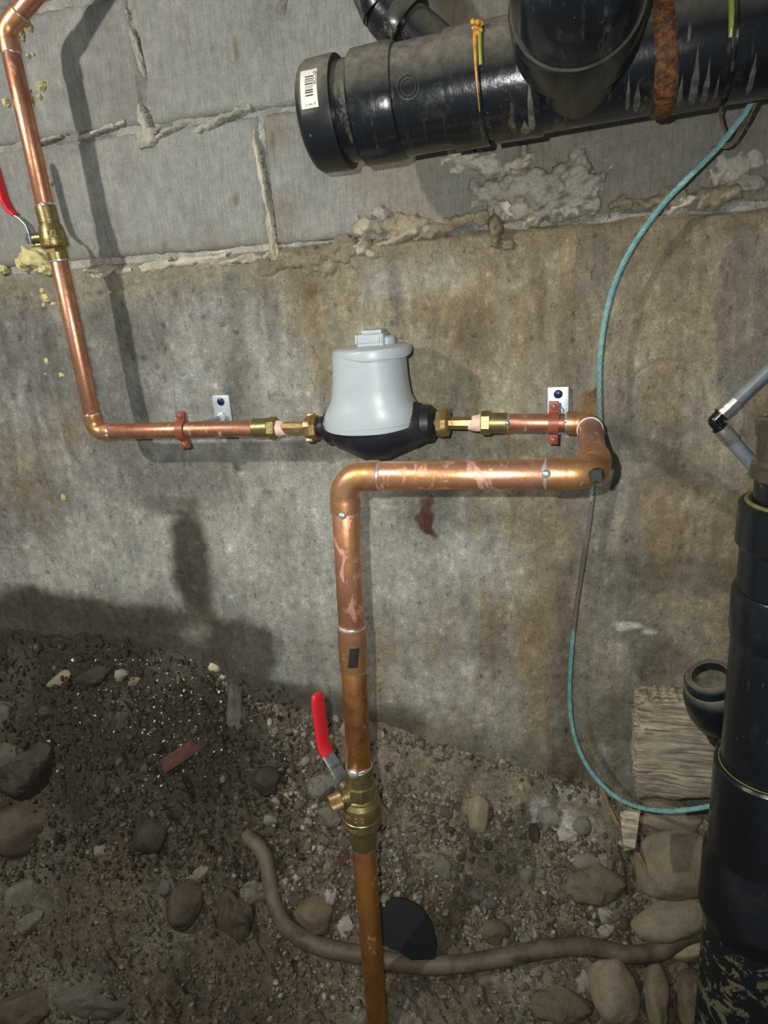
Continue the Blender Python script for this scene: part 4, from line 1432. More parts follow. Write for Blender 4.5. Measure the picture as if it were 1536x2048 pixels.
# paper sticker with bar code on the cap
stt0, stt1 = tx(640), tx(671)
sthA, sthB = SG * 50, SG * 10
stk = patch(drainp, aA, da, .0637, sthA, sthB, stt0, stt1, 'sticker', 'paper_sticker', 0, 14, .0008, 2)
def bars(bm):
    rr = random.Random(9)
    v = da.cross(_u)
    th = sthA * .84
    c = aA
    while abs(th) > abs(sthB) + 12:
        w = rr.choice((.5, .8, 1.1, 1.5)) * SG
        q = []
        for tt0 in (stt0 + .006, stt0 + .0155):
            for t2 in (th, th - w):
                a = math.radians(t2)
                q.append(bm.verts.new(c + da * tt0 + (_u * math.cos(a) + v * math.sin(a)) * .06465))
        bm.faces.new((q[0], q[1], q[3], q[2]))
        th -= w + rr.choice((.7, 1.0, 1.4)) * SG
new_obj('bar_code', B(bars), MAT['ink'], drainp, sharp=None)
text_on_tube('IPCOR', .0062, aA + da * (stt0 + (stt1 - stt0) * .86), da, .0646, SG * 39, drainp, 'ink', 'printed_word', -SG, .0001)
text_on_tube('ID 3041-4', .0032, aA + da * (stt0 + (stt1 - stt0) * .55), da, .0646, SG * 13.5, drainp, 'ink', 'printed_word', 1, .0001, True)

# smaller black drain behind, coming in from above
OS = .075
bA = P(806, 42, OS); bB = P(905, 128, OS)
dbk = (bB - bA).normalized()
small = thing('drain_branch', bA, 'smaller dusty black drain elbow behind the capped pipe at the top edge', 'pipe')
new_obj('pipe', B(lambda bm: tube(bm, [bA, bB + dbk * .05], .0300, 40)), MAT['abs_dusty'], small)
upv = (P(742, -60, OS) - P(778, 22, OS)).normalized()
cpt = P(775, 20, OS)
new_obj('elbow', B(lambda bm: tube(bm, smooth_path([cpt + upv * .34, cpt + upv * .04, cpt + (upv + dbk) * .004, cpt + dbk * .030], 8), .0345, 44)), MAT['abs_dusty'], small, sharp=50)
hA = cpt + dbk * .012
Lh = (bA - hA).dot(dbk) + .010
def hubf(bm):
    lathe(bm, hA, dbk, [(0, .033), (.004, .0365), (Lh, .0372), (Lh + .001, .0362), (Lh + .001, .0312), (Lh - .012, .0305)], 48, cap=(True, False))
new_obj('hub', B(hubf), MAT['abs_dusty'], small, sharp=40)

# ------------------------------------------------------------------ black stack at the right edge
OSX = .25
sT = P(1601, 1000, OSX); sB = P(1488, 2048, OSX)
dsx = (sB - sT).normalized()
ty = lambda y: t_at(sT, sB, y, 1)
stack = thing('drain_stack', sB, 'black plastic drain stack with stepped hubs along the right edge', 'pipe')
def sp(name, prof, mat, seg=64, sharp=32):
    return new_obj(name, B(lambda bm: lathe(bm, sT, dsx, prof, seg)), MAT[mat], stack, sharp)
sp('upper_pipe', [(ty(880) - 1.0, .0385), (ty(880), .0385)], 'abs_stack')
clr = sp('clear_sleeve', [(ty(842), .0500), (ty(843), .0520), (ty(868), .0525), (ty(870), .0500), (ty(928), .0500), (ty(930), .0540), (ty(952), .0550), (ty(954), .0500)], 'clear')
sp('inner_flap', [(ty(884), .030), (ty(885), .038), (ty(920), .040), (ty(922), .030)], 'abs_stack')
sp('reducer', [(ty(950), .0490), (ty(1012), .0490)], 'abs_dusty')
sp('hub', [(ty(1003), .0500), (ty(1003) + .0003, .0610), (ty(1003) + .003, .0640), (ty(1086), .0645), (ty(1096), .0600), (ty(1098), .0560)], 'abs_stack')
sp('pipe', [(ty(1094), .0590), (ty(1190), .0590)], 'abs_stack')
sp('hub', [(ty(1176), .0590), (ty(1178), .0620), (ty(1184), .0640), (ty(1262), .0640), (ty(1280), .0610), (ty(1284), .0580)], 'abs_stack')
sp('pipe', [(ty(1280), .0610), (ty(1545), .0610)], 'abs_stack')
sp('hub', [(ty(1528), .0610), (ty(1528) + .0003, .0665), (ty(1528) + .004, .0690), (ty(1690), .0690), (ty(1700), .0690)], 'abs_stack')
sp('hub', [(ty(1695), .0690), (ty(1704), .0705), (ty(1712), .0740), (ty(1795), .0745), (ty(1800), .0760), (ty(1812), .0760), (ty(1820), .0740), (ty(1838), .0700), (ty(1842), .0660)], 'abs_stack')
sp('lower_pipe', [(ty(1836), .0670), (ty(2048) + .25, .0670)], 'abs_mud')
def gring(y, r, w=.0012):
    def f(bm):
        x, yv, d = frame(dsx)
        c = sT + dsx * ty(y)
        tube(bm, [c + (x * math.cos(2 * math.pi * k / 48) + yv * math.sin(2 * math.pi * k / 48)) * r for k in range(49)], w, 8)
    new_obj('glue_line', B(f), MAT['glue_dim'], stack)
gring(1003, .0545, .0030); gring(1528, .0628, .0011)

# ribbed trap fitting tucked behind the stack
OT = .115
trap = thing('trap_fitting', P(1440, 1500, OT), 'black plastic trap fitting with open mouth behind the right stack, above the timber', 'fitting')
tA = P(1420, 1352, OT + .02); tB = P(1466, 1520, OT)
dt_ = (tB - tA + Vector((.0, .016, .0))).normalized()
Lt = (tB - tA).length
mo = Vector((-.10, -.55, .9)).normalized()
def trapb(bm):
    s = mpp(tA)
    pr = [(-.02, 38), (.0, 46), (.06, 50), (.09, 50), (.10, 54), (.22, 61), (.40, 61), (.54, 52), (.63, 37), (.66, 40), (.70, 40), (.72, 36), (.74, 38), (.78, 37), (.80, 30), (.92, 26), (.95, 29), (1.0, 28), (1.03, 22), (1.5, 22)]
    lathe(bm, tA, dt_, [(t * Lt, r * s) for t, r in pr], 48, cap=(False, True))
new_obj('trap_body', B(trapb), MAT['abs_dusty'], trap, sharp=50)
def mouth(bm):
    s = mpp(tA)
    x, y, d = frame(-dt_)
    lathe(bm, tA + dt_ * .012, -dt_, [(0, 49 * s), (.010, 50 * s), (.014, 46 * s), (.014, 34 * s), (-.006, 32 * s), (-.0065, .001)], 44, cap=(True, True))
new_obj('mouth_rim', B(mouth), MAT['abs_dusty'], trap, sharp=40)

# ------------------------------------------------------------------ grey tube with crimped elbow
OP = .05
pe = P(1428, 842, OP)
u1 = P(1560, 718, OP); u2 = P(1560, 990, OP)
pex = thing('grey_tube_elbow', pe, 'grey plastic tube with crimped black elbow poking out beside the right stack', 'pipe')
def unit(a, b): return (b - a).normalized()
e1 = unit(pe, u1); e2 = unit(pe, u2)
new_obj('tube', B(lambda bm: tube(bm, [pe + e1 * .012, u1], .0098, 28)), MAT['pex'], pex)
new_obj('tube', B(lambda bm: tube(bm, [pe + e2 * .012, u2], .0098, 28)), MAT['pex'], pex)
for e in (e1, e2):
    def cr(bm, e=e):
        lathe(bm, pe + e * .013, e, [(0, .0098), (.001, .0112), (.006, .0116), (.0065, .0106), (.0085, .0106), (.009, .0116), (.015, .0116), (.0155, .0106), (.0175, .0106), (.018, .0114), (.026, .0112), (.0265, .010)], 32)
    new_obj('crimp_sleeve', B(cr), MAT['crimp'], pex)
def blk(bm):
    tube(bm, smooth_path([pe + e1 * .016, pe + e1 * .006, pe + (e1 + e2) * .0005, pe + e2 * .006, pe + e2 * .016], 5), .0085, 24)
    for e in (e1, e2):
        lathe(bm, pe + e * .011, e, [(0, .011), (.0025, .011)], 24)
        x, y, d = frame(e)
        box(bm, pe + e * .012 + (e1 + e2).cross(Vector((0, 1, 0))).normalized() * 0 , x, y, e, .0125, .003, .0014)
new_obj('elbow', B(blk), MAT['blackfit'], pex, sharp=45)

# ------------------------------------------------------------------ wires
def stranded(ctrl, R_, rs_, turns, n, strands=5):
    path = smooth_path(ctrl, n)
    L = 0
    acc = [0]
    for a, b in zip(path[:-1], path[1:]):
        L += (b - a).length; acc.append(L)
    def f(bm):
        for s in range(strands):
            pts = []
            x = None
            for i, p in enumerate(path):
                t = (path[min(i + 1, len(path) - 1)] - path[max(0, i - 1)]).normalized()
                if x is None: x, y, _ = frame(t)
                x = (x - t * x.dot(t)).normalized(); y = t.cross(x)
                a = 2 * math.pi * (s / strands + acc[i] * turns)
                pts.append(p + (x * math.cos(a) + y * math.sin(a)) * R_)
            tube(bm, pts, rs_, 6)
    return B(f)
wc = [P(1520, 175, .12), P(1498, 215, .10), P(1440, 290, .075), P(1380, 352, .06), P(1325, 410, .05), P(1270, 485, .045), P(1232, 560, .045), P(1210, 640, .045),
      P(1200, 720, .045), P(1199, 800, .045), P(1200, 870, .04), P(1188, 960, .035), P(1178, 1050, .03), P(1162, 1150, .03), P(1146, 1270, .03), P(1139, 1380, .03),
      P(1146, 1460, .035), P(1172, 1528, .045), P(1215, 1580, .06), P(1265, 1610, .10), P(1330, 1622, .14), P(1400, 1616, .16), P(1470, 1600, .17), P(1540, 1580, .15)]
tag(new_obj('ground_wire', stranded(wc, .0023, .0017, 20, 12), MAT['wire'], sharp=180),
    'teal patinated stranded copper wire hanging down the wall from the drain pipe', 'wire')
ow = [P(1512, 200, .11), P(1488, 250, .085), P(1462, 288, .07), P(1434, 292, .066), P(1424, 302, .06)]
tag(new_obj('loose_wire', stranded(ow, .0022, .0011, 14, 10, 4), MAT['oldwire'], sharp=180),
    'short brown frayed wire strands beside the teal wire under the drain pipe', 'wire')
ow2 = [P(1447, 205, .115), P(1440, 225, .10), P(1446, 250, .085), P(1455, 275, .075)]
tag(new_obj('twig', B(lambda bm: tube(bm, smooth_path(ow2, 6), .0016, 8)), MAT['oldwire'], sharp=180),
    'thin dark strand hanging under the seam of the drain pipe at top right', 'wire')

# ------------------------------------------------------------------ timber stub behind the stack
wl = P(1272, 1610, .11)
wood = thing('timber_stub', wl, 'weathered split timber stub standing on the bank between wall and right stack', 'timber')
def plank(x0, x1, y0, y1, out, th, seed, name='timber'):
    def f(bm):
        nx_, nz_ = 40, 30
        rr = seed
        front = []
        for i in range(nx_ + 1):
            row = []
            for j in range(nz_ + 1):
                u_, v_ = i / nx_, j / nz_
                q_ = P(x0 + (x1 - x0) * u_, y0 + (y1 - y0) * v_, out)
                g = mnoise.noise(Vector((q_.x * 18, q_.z * 120, seed))) * .0016 + mnoise.noise(Vector((q_.x * 30, q_.z * 30, seed + 5))) * .004
                ex = mnoise.noise(Vector((v_ * 9, seed, 1.3))) * .005 if i in (0, nx_) else 0
                ez = mnoise.noise(Vector((u_ * 6, seed, 4.3))) * .005 if j in (0, nz_) else 0
                rim_ = .004 if (i in (0, nx_) or j in (0, nz_)) else 0
                row.append(bm.verts.new(q_ + Vector((ex, g + rim_, ez))))
            front.append(row)
        back = [[bm.verts.new(v.co + Vector((0, th, 0))) for v in row] for row in front]
        for i in range(nx_):
            for j in range(nz_):
                bm.faces.new((front[i][j], front[i + 1][j], front[i + 1][j + 1], front[i][j + 1]))
        for i in range(nx_):
            for j in (0, nz_):
                bm.faces.new((front[i][j], front[i + 1][j], back[i + 1][j], back[i][j]))
        for j in range(nz_):
            for i in (0, nx_):
                bm.faces.new((front[i][j], front[i][j + 1], back[i][j + 1], back[i][j]))
        bm.faces.new([back[0][0], back[nx_][0], back[nx_][nz_], back[0][nz_]])
    return new_obj(name, B(f), MAT['wood'], wood, sharp=50)
plank(1276, 1462, 1412, 1472, .105, .05, 1.0)
plank(1270, 1470, 1464, 1598, .112, .06, 2.0)
plank(1300, 1380, 1404, 1430, .100, .04, 6.0)
spl = thing('wood_splinter', P(1262, 1680, .15), 'pale split wood sliver stuck in the bank below the timber stub', 'wood')
def sliver(bm):
    p0, p1, p2, p3 = P(1242, 1628, .13), P(1282, 1625, .13), P(1272, 1700, .17), P(1250, 1705, .175)
    n = (p1 - p0).cross(p3 - p0).normalized()
    if n.y > 0: n = -n
    prism(bm, [p0, p0.lerp(p1, .5) + zu * .006, p1, p1.lerp(p2, .5), p2, p3, p3.lerp(p0, .45)], n, .012)
new_obj('sliver', B(sliver), MAT['wood'], spl, sharp=40)
tw = [ground_hit(1195, 1560) + Vector((0, -.012, .01)), ground_hit(1230, 1640) + Vector((0, -.025, .02)), ground_hit(1270, 1700) + Vector((0, -.028, .022)), ground_hit(1300, 1748) + Vector((0, -.02, .012))]
tag(new_obj('stick', B(lambda bm: tube(bm, smooth_path(tw, 8), .0042, 10)), MAT['twig'], sharp=180), 'thin brown stick leaning from the wire to the big tan boulder', 'stick')
tw = [ground_hit(1235, 1690) + Vector((0, -.01, .01)), ground_hit(1247, 1740) + Vector((0, -.012, .012)), ground_hit(1252, 1790) + Vector((0, -.008, .006))]
tag(new_obj('stick', B(lambda bm: tube(bm, smooth_path(tw, 8), .0022, 8)), MAT['st_dark'], sharp=180), 'short dark stick standing between the brown block and the big tan boulder', 'stick')

# ------------------------------------------------------------------ dusty hose on the bank
hp_ = [(492, 1672), (515, 1685), (535, 1715), (545, 1765), (556, 1815), (585, 1858), (640, 1888), (720, 1905), (800, 1922), (900, 1926), (1000, 1912),
       (1100, 1893), (1180, 1890), (1250, 1905), (1310, 1900), (1360, 1872), (1430, 1846), (1520, 1830)]
hpts = []
for i, (a, b) in enumerate(hp_):
    g = ground_hit(a, b)
    hpts.append(g + ground_normal(g) * (.010 if i else -.006))
path = smooth_path(hpts, 8)
def hosef(bm):
    tube(bm, path, [.0150 * (1 + .10 * mnoise.noise(p * 14)) for p in path], 22)
tag(new_obj('hose', B(hosef), MAT['hose'], sharp=180), 'muddy brown hose curving over the stony bank behind the lower copper pipe', 'hose')

# ------------------------------------------------------------------ black half disc
dc = ground_hit(796, 1880)
dn = ground_normal(dc)
Mb = basis(dn, 0)
s = mpp(dc)
def disc(bm):
    R_ = 78 * s
    pts = []
    for k in range(31):
        a = math.radians(118 - (118 + 36) * k / 30)
        pts.append(Vector((math.cos(a) * R_, math.sin(a) * R_ * 1.02, 0)))
    pts.append(Vector((R_ * .1, -R_ * .22, 0))); pts.append(Vector((-R_ * .45, -R_ * .02, 0)))
    prism(bm, [Matrix.Translation(dc + dn * .012) @ (Mb.to_4x4() @ p) for p in pts], dn, .007)
    bmesh.ops.bevel(bm, geom=[e for e in bm.edges], offset=.0012, segments=2, affect='EDGES')
tag(new_obj('plastic_disc', B(disc), MAT['disc'], sharp=35), 'broken black plastic disc lying on the bank right of the lower copper pipe', 'disc')

# ------------------------------------------------------------------ foam sealant
foam = thing('spray_foam', P(75, 528, .01), 'dried yellow spray foam blob and dribbles on the wall beside the left riser', 'foam')
def fl(px, py, a, b, ang, th, seed):
    c = P(px, py, .002); s = mpp(c)
    M = Matrix.Translation(c) @ basis(Vector((0, -1, 0)), ang).to_4x4() @ Matrix.Diagonal((a * s, b * s, th, 1))
    new_obj('foam_lump', mesh_at(LUMPS[seed % 6], M, 'foam_lump', MAT['foam']), None, foam, sharp=180)
for i, a in enumerate(((72, 518, 36, 22, -15, .022), (95, 538, 18, 14, 0, .018), (48, 528, 14, 14, 0, .014), (6, 540, 10, 9, 0, .01), (86, 582, 6, 6, 0, .006),
                       (92, 596, 8, 9, 30, .007), (108, 608, 7, 4, 0, .005), (88, 610, 4, 5, 0, .004), (54, 50, 8, 13, 25, .012), (42, 70, 6, 12, 10, .008),
                       (84, 172, 8, 9, 0, .008), (79, 194, 5, 5, 0, .006), (56, 112, 4, 4, 0, .004), (66, 108, 3, 3, 0, .003), (13, 205, 8, 8, 0, .006), (100, 366, 6, 5, 0, .005),
                       (62, 195, 5, 16, 12, .006), (94, 722, 5, 6, 0, .005), (125, 750, 7, 6, 0, .006), (128, 995, 6, 7, 20, .005), (92, 748, 3, 3, 0, .003), (110, 892, 4, 4, 0, .003))):
    fl(*a, i)

# ------------------------------------------------------------------ stones
def stone(px, py, a, b, ang, mat, kind, seed, label, thick=None, sink=.42, name='stone', group=None, cat='stone'):
    c = ground_hit(px, py); s = mpp(c); n = ground_normal(c)
    view = (CAMPOS - c).normalized()
    n = (n + view).normalized()
    A_, B_ = a * s, b * s
    th = thick if thick else min(A_, B_) * .8
    o = bpy.data.objects.new(name, (ROCKS_R if kind == 'r' else ROCKS_A if kind == 'a' else LUMPS)[seed % 5].copy())
    o.data.materials.clear(); o.data.materials.append(MAT[mat])
    o.data.polygons.foreach_set('use_smooth', [True] * len(o.data.polygons))
    o.data.set_sharp_from_angle(angle=math.radians(60 if kind != 'a' else 32))
    o.data.transform(basis(n, ang).to_4x4() @ Matrix.Diagonal((A_, B_, th, 1)))
    o.location = c + n * (th * (.5 - sink))
    COL.objects.link(o)
    tag(o, label, cat, group)
    return o

stone(375, 1806, 39, 50, -20, 'st_soil', 'r', 0, 'smooth dark brown oval stone left of the curved hose')
stone(628, 1826, 44, 38, 0, 'st_brown', 'r', 1, 'round brown stone inside the bend of the hose', .03)
stone(45, 1784, 48, 30, 25, 'st_green', 'a', 2, 'mossy grey-green angular stone at the left edge')
stone(62, 1846, 31, 21, 20, 'st_green', 'a', 3, 'smaller mossy flat stone below the grey-green one at the left edge')
stone(722, 1462, 52, 26, -8, 'st_tan', 'r', 2, 'tan rounded stone at the wall foot behind the copper riser')
stone(955, 1628, 24, 37, 0, 'st_tan', 'r', 3, 'upright tan cobble leaning at the foot of the wall, right of the middle valve')
stone(884, 1733, 17, 25, 20, 'st_grey', 'a', 0, 'small pointed grey stone right of the copper pipe below the valve')
stone(1096, 1633, 22, 20, 0, 'st_pale', 'r', 4, 'white salt-crusted stone below the wall foot, left of the wire')
stone(1166, 1652, 20, 20, 0, 'st_grey', 'r', 0, 'round grey stone right of the salt-crusted white one')
stone(1128, 1672, 30, 14, 10, 'st_pale', 'l', 1, 'whitish crusted lump under the two round stones by the wall foot')
stone(1338, 1642, 66, 24, -4, 'st_tan', 'r', 1, 'flat tan stone right under the loop of the teal wire')
stone(1342, 1730, 84, 66, 12, 'st_tan', 'r', 3, 'big smooth tan boulder left of the black stack')
stone(1352, 1836, 92, 42, 14, 'st_tan', 'r', 0, 'long flat tan slab just above the hose beside the stack', .035)
stone(1390, 1900, 56, 20, 10, 'st_tan', 'r', 2, 'thin tan stone under the hose next to the stack', .025)
stone(1190, 1768, 58, 40, 10, 'st_brown', 'a', 1, 'dark brown angular block in the bank left of the big boulder')
stone(1172, 1724, 30, 18, 0, 'st_grey', 'r', 4, 'grey rounded stone on top of the dark brown block')
stone(1206, 1822, 18, 20, 0, 'st_pale', 'a', 4, 'pale chunk above the hose, left of the long flat slab')
stone(1212, 1862, 18, 16, 0, 'st_pale', 'a', 3, 'pale chunk resting against the top of the hose')
stone(1226, 1982, 48, 62, 0, 'st_tan', 'r', 4, 'large tan slab under the hose near the bottom edge', .04)
stone(1308, 1988, 30, 68, -6, 'st_tan', 'r', 1, 'tall narrow tan stone right of the large slab at the bottom edge', .035)
stone(1385, 1990, 40, 60, 0, 'st_brown', 'a', 2, 'brown stone between the narrow tan stone and the stack at the bottom')
stone(1165, 1962, 22, 22, 0, 'st_pale', 'a', 1, 'pale broken stone left of the large slab under the hose')
stone(985, 1860, 36, 24, 0, 'st_brown', 'r', 2, 'brown rounded stone above the hose, right of the black disc')
stone(915, 1838, 20, 18, 0, 'st_brown', 'r', 3, 'small brown stone beside the black disc')
stone(300, 1672, 40, 36, 0, 'st_dark', 'r', 3, 'dark round stone in the wet soil left of the hose end')
stone(203, 1702, 16, 13, 0, 'st_grey', 'r', 4, 'small blue-grey stone in the wet soil at left')
stone(50, 1655, 78, 52, 20, 'st_soil', 'r', 2, 'large flat brown stone at the left edge below the black clod')
stone(60, 1545, 66, 46, 30, 'st_dark', 'a', 3, 'black crumbly clod at the left edge')
stone(18, 1512, 30, 26, 20, 'st_greyd', 'a', 1, 'pale grey stone at the left edge above the black clod')
stone(12, 1430, 24, 26, 0, 'st_greyd', 'l', 2, 'rough grey lump at the left edge under the damp wall')
stone(120, 1357, 27, 13, 32, 'st_tan', 'a', 0, 'flat reddish-tan stone on the dark soil heap')
stone(243, 1350, 15, 13, 20, 'st_pale', 'r', 2, 'pale rounded pebble on the dark soil heap', cat='pebble', name='pebble')
stone(268, 1363, 13, 8, 35, 'st_tan', 'a', 4, 'orange-tan chip next to the pale pebble on the soil heap', cat='pebble', name='pebble')
stone(432, 1333, 14, 11, 10, 'st_cream', 'a', 1, 'cream coloured chunk where the soil heap meets the wall')
stone(448, 1352, 9, 7, 30, 'st_cream', 'a', 3, 'small cream chip right below the cream chunk by the wall', cat='pebble', name='pebble')
stone(470, 1400, 24, 56, 8, 'st_greyd', 'a', 2, 'grey broken concrete edge at the end of the soil heap')
stone(530, 1560, 34, 30, 0, 'st_dark', 'r', 1, 'dark rounded stone in the soil left of the middle valve')
stone(645, 1575, 34, 30, 0, 'st_grey', 'a', 3, 'grey stone behind the lever of the middle valve')
stone(665, 1625, 26, 26, 0, 'st_grey', 'a', 0, 'rough grey stone left of the middle valve body')
stone(470, 1830, 36, 44, 20, 'st_soil', 'a', 4, 'brown flat stone left of the hose bend')
stone(505, 1790, 30, 26, 0, 'st_greyd', 'l', 3, 'grey crusted stone pressed against the hose')
stone(185, 1350, 34, 20, 20, 'st_dark', 'a', 0, 'dark angular stone at the top of the soil heap')
stone(95, 1425, 22, 18, 0, 'st_dark', 'r', 2, 'dark grey stone half sunk in the soil heap')
stone(690, 1715, 13, 34, -35, 'brickred', 'a', 2, 'rusty brown shard left of the copper pipe below the valve', cat='shard', name='shard')
stone(655, 1735, 12, 11, 0, 'st_tan', 'a', 2, 'tan chip beside the rusty shard', cat='pebble', name='pebble')
stone(660, 1790, 14, 20, 0, 'st_pale', 'r', 3, 'pale pebble left of the lower copper pipe, above the hose', cat='pebble', name='pebble')
stone(688, 1850, 18, 22, 0, 'st_pale', 'a', 0, 'pale stone wedged between round brown stone and lower copper pipe')
stone(395, 1745, 22, 12, 25, 'st_tan', 'a', 0, 'tan chip above the smooth dark brown oval stone', cat='pebble', name='pebble')
stone(335, 1775, 18, 20, 0, 'st_greyd', 'l', 0, 'grey pebble touching the dark brown oval stone', cat='pebble', name='pebble')
stone(495, 1870, 12, 10, 0, 'st_tan', 'a', 1, 'tan pebble on the soil below the hose bend', cat='pebble', name='pebble')
stone(540, 1640, 16, 12, 0, 'st_grey', 'r', 2, 'grey pebble above the buried hose end', cat='pebble', name='pebble')
stone(50, 2010, 70, 34, 10, 'st_soil', 'a', 0, 'broad brown rock in the bottom left corner')
stone(190, 2000, 80, 30, 0, 'st_greyd', 'a', 4, 'greyish rock ledge along the bottom edge at left')
stone(1120, 2010, 60, 34, 0, 'st_brown', 'a', 1, 'brown rock at the bottom edge left of the large slab')

# red brick fragment
bc = ground_hit(366, 1507); bn = (ground_normal(bc) + (CAMPOS - bc).normalized()).normalized()
Mx = basis(bn, 34)
def brick(bm):
    box(bm, bc + bn * -.004, Mx.col[0], Mx.col[1], Mx.col[2], .043, .014, .016, .003)
    for v in bm.verts:
        v.co += Vector((mnoise.noise(v.co * 60), mnoise.noise(v.co * 60 + Vector((3, 0, 0))), mnoise.noise(v.co * 60 + Vector((0, 9, 0))))) * .004
tag(new_obj('brick_fragment', B(brick), MAT['brickred'], sharp=40), 'dull red brick fragment half buried in the dark soil', 'brick')

# countable pebbles in the gravel, each its own object; the finer gravel is one mesh of crumbs
rng = random.Random(21)
taken = []
small_meshes = {}
for mk in ('st_grey', 'st_pale', 'st_tan', 'st_brown', 'st_dark'):
    small_meshes[mk] = []
    for i in range(4):
        me_ = rock_mesh('pebble', 80 + i, 2, .2, 1, 1.2, .8)
        me_.materials.append(MAT[mk])
        me_.polygons.foreach_set('use_smooth', [True] * len(me_.polygons))
        me_.set_sharp_from_angle(angle=math.radians(35))
        small_meshes[mk].append(me_)
def pebble(px, py, r, mk, label, group):
    c = ground_hit(px, py); n = ground_normal(c); s = mpp(c)
    o = bpy.data.objects.new('pebble', rng.choice(small_meshes[mk]))
    n2_ = (n + (CAMPOS - c).normalized() * .7).normalized()
    o.rotation_euler = (basis(n2_, rng.uniform(0, 360))).to_euler()
    o.scale = (r * s * rng.uniform(.9, 1.35), r * s * rng.uniform(.7, 1.0), r * s * rng.uniform(.6, .9))
    o.location = c + n * (r * s * .28)
    COL.objects.link(o)
    tag(o, label, 'pebble', group)
cnt = 0
while cnt < 190:
    px = rng.uniform(560, 1250); py = rng.uniform(1500, 1880)
    if py < np.interp(px, [540, 700, 800, 960, 1090, 1200, 1300], [1440, 1460, 1505, 1605, 1640, 1690, 1720]) + 10: continue
    if abs(px - 745) < 45: continue
    r = rng.uniform(5, 11) if rng.random() < .8 else rng.uniform(10, 16)
    if any((px - a) ** 2 + (py - b) ** 2 < (r + c_) ** 2 * .9 for a, b, c_ in taken): continue
    taken.append((px, py, r)); cnt += 1
    mk = rng.choices(('st_grey', 'st_pale', 'st_tan', 'st_brown'), (4, 2.2, 2.5, 2))[0]
    cname = {'st_grey': 'grey', 'st_pale': 'whitish', 'st_tan': 'tan', 'st_brown': 'brown'}[mk]
    size = 'tiny' if r < 7 else 'small' if r < 10 else 'larger'
    zone = ('left of the copper pipe' if px < 720 else 'right beside the copper pipe' if px < 860 else 'below the upright tan cobble' if px < 1010
            else 'below the salt-crusted stone' if px < 1130 else 'beside the dark brown block')
    lev = 'high on the bank' if py < 1640 else 'midway down the bank' if py < 1760 else 'just above the hose'
    pebble(px, py, r, mk, '%s %s gravel stone %s, %s' % (size, cname, lev, zone), 'gravel stones on the bank')
cnt = 0
while cnt < 60:
    px = rng.uniform(10, 560); py = rng.uniform(1330, 2030)
    r = rng.uniform(4, 9)
    if any((px - a) ** 2 + (py - b) ** 2 < (r + c_) ** 2 for a, b, c_ in taken): continue
    taken.append((px, py, r)); cnt += 1
    mk = rng.choices(('st_grey', 'st_tan', 'st_brown', 'st_dark'), (2, 2, 3, 2))[0]
    cname = {'st_grey': 'grey', 'st_dark': 'blackish', 'st_tan': 'tan', 'st_brown': 'brown'}[mk]
    size = 'tiny' if r < 6 else 'small'
    lev = 'near the damp wall' if py < 1480 else 'below the brick fragment' if py < 1660 else 'above the dark oval stone' if py < 1780 else 'near the bottom left'
    zone = 'towards the left edge' if px < 190 else 'mid way to the pipe' if px < 380 else 'towards the copper pipe'
    pebble(px, py, r, mk, '%s %s pebble in the soil %s, %s' % (size, cname, lev, zone), 'stones in the dark soil')

def crumbs(name, n, region, rmin, rmax, cols, label, cat, seed, flat=.6):
    R_ = np.random.RandomState(seed)
    base = []
    for i in range(4):
        bm = bmesh.new()
        bmesh.ops.create_icosphere(bm, subdivisions=1, radius=1.0)
        for v in bm.verts: v.co *= 1 + .45 * mnoise.noise(v.co * 1.7 + Vector((i * 5.1, 0, 0)))
        vs = np.array([v.co[:] for v in bm.verts]); fs = np.array([[v.index for v in f.verts] for f in bm.faces])
        bm.free(); base.append((vs, fs))
    pp = np.array([region(R_) for _ in range(n)])
    hits = ground_hits(pp[:, 0], pp[:, 1])
    bk = np.array(CAMROT)[:, 2]
    V, Fc, Cc = [], [], []
    off = 0
    nn = np.array([0, -.8, .58])
    for k in range(n):
        c = hits[k]
        s = float(-(c - np.array(CAMPOS)) @ bk) / F
        r = (rmin + (rmax - rmin) * R_.rand() ** 2.2) * s
        vs, fs = base[R_.randint(4)]
        q, _ = np.linalg.qr(R_.randn(3, 3))
        p = (vs * np.array([1, R_.uniform(.6, 1), flat]) * r) @ q.T + c + nn * (r * .25)
        V.append(p); Fc.append(fs + off); off += len(vs)
        cc = np.array(cols[R_.randint(len(cols))]) * R_.uniform(.7, 1.25)
        Cc.append(np.repeat(cc[None], len(vs), 0))
    V = np.vstack(V); Fc = np.vstack(Fc)
    me = bpy.data.meshes.new(name)
    me.from_pydata(V.tolist(), [], Fc.tolist())
    set_col(me, np.vstack(Cc))
    o = new_obj(name, me, MAT['gravel'], sharp=None)
    o['kind'] = 'stuff'
    tag(o, label, cat)
    return o
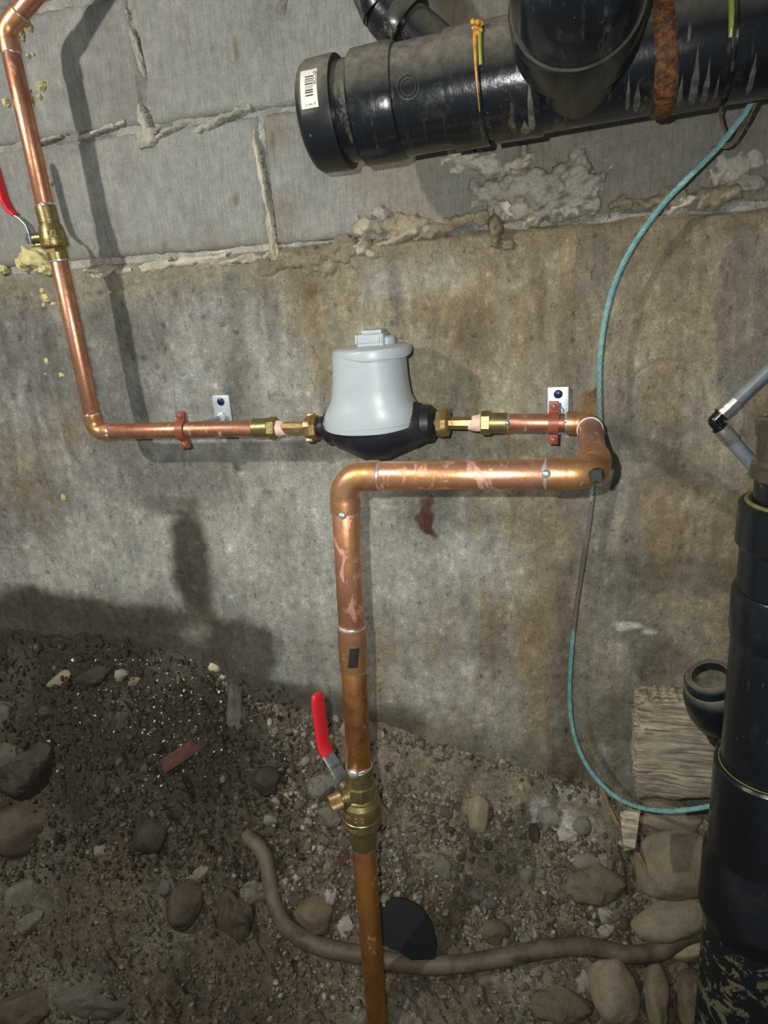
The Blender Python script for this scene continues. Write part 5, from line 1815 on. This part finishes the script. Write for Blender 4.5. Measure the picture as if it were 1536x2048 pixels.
def reg_mid(R_):
    while True:
        px = R_.uniform(540, 1300); py = R_.uniform(1440, 2040)
        edge = np.interp(px, [540, 700, 800, 960, 1090, 1200, 1300], [1440, 1460, 1505, 1605, 1640, 1690, 1720])
        nz_ = mnoise.noise(Vector((px * .011, py * .014, 3.1))) + .5 * mnoise.noise(Vector((px * .03, py * .035, 7.7)))
        if py > edge + R_.normal(0, 14) and R_.rand() < (1.0 if py < 1880 else .3) * min(1, max(.06, .5 + 1.5 * nz_)): return px, py
def reg_left(R_):
    while True:
        px = R_.uniform(0, 600); py = R_.uniform(1290, 2048)
        if py > 1290 + max(0, px - 300) * .35: return px, py
def reg_white(R_):
    return (np.clip(R_.normal(315, 90), 5, 600), np.clip(R_.normal(1430, 75), 1320, 2030))
crumbs('gravel', 6500, reg_mid, 1.5, 8.5, [(.175, .15, .108), (.215, .187, .143), (.15, .12, .08), (.33, .30, .25), (.115, .092, .06), (.165, .137, .096), (.19, .17, .135)],
       'fine grey-brown gravel over the bank around the middle copper pipe', 'gravel', 5)
def reg_left_low(R_):
    while True:
        px = R_.uniform(0, 620); py = R_.uniform(1640, 2048)
        if mnoise.noise(Vector((px * .012, py * .012, 9.1))) > -.25: return px, py
def reg_heap(R_):
    while True:
        px = R_.uniform(0, 600); py = R_.uniform(1290, 1760)
        if py > 1290 + max(0, px - 300) * .35: return px, py
def reg_foot(R_):
    px = R_.uniform(430, 1290)
    return px, np.interp(px, [a_[0] for a_ in contact_px], [a_[1] for a_ in contact_px]) + 8 + abs(R_.normal(0, 16))
crumbs('soil_crumbs', 3300, reg_heap, 1.5, 8.0, [(.04, .034, .025), (.055, .046, .032), (.03, .026, .02), (.085, .07, .048)],
       'dark crumbly soil and grit heaped against the wall at left', 'soil', 6)
crumbs('brown_grit', 2200, reg_left_low, 1.5, 7.0, [(.10, .082, .055), (.13, .11, .075), (.075, .06, .04), (.17, .15, .11)],
       'brown soil grit across the lower left of the bank', 'soil', 16)
crumbs('footing_rubble', 800, reg_foot, 2.0, 9.0, [(.20, .17, .12), (.15, .122, .082), (.26, .23, .175), (.10, .08, .055)],
       'line of brown rubble crumbs along the foot of the wall', 'rubble', 26)
crumbs('white_grit', 330, reg_white, .9, 4.2, [(.7, .7, .68), (.55, .53, .48)],
       'white specks of plaster grit sprinkled over the dark soil heap', 'grit', 8, .4)
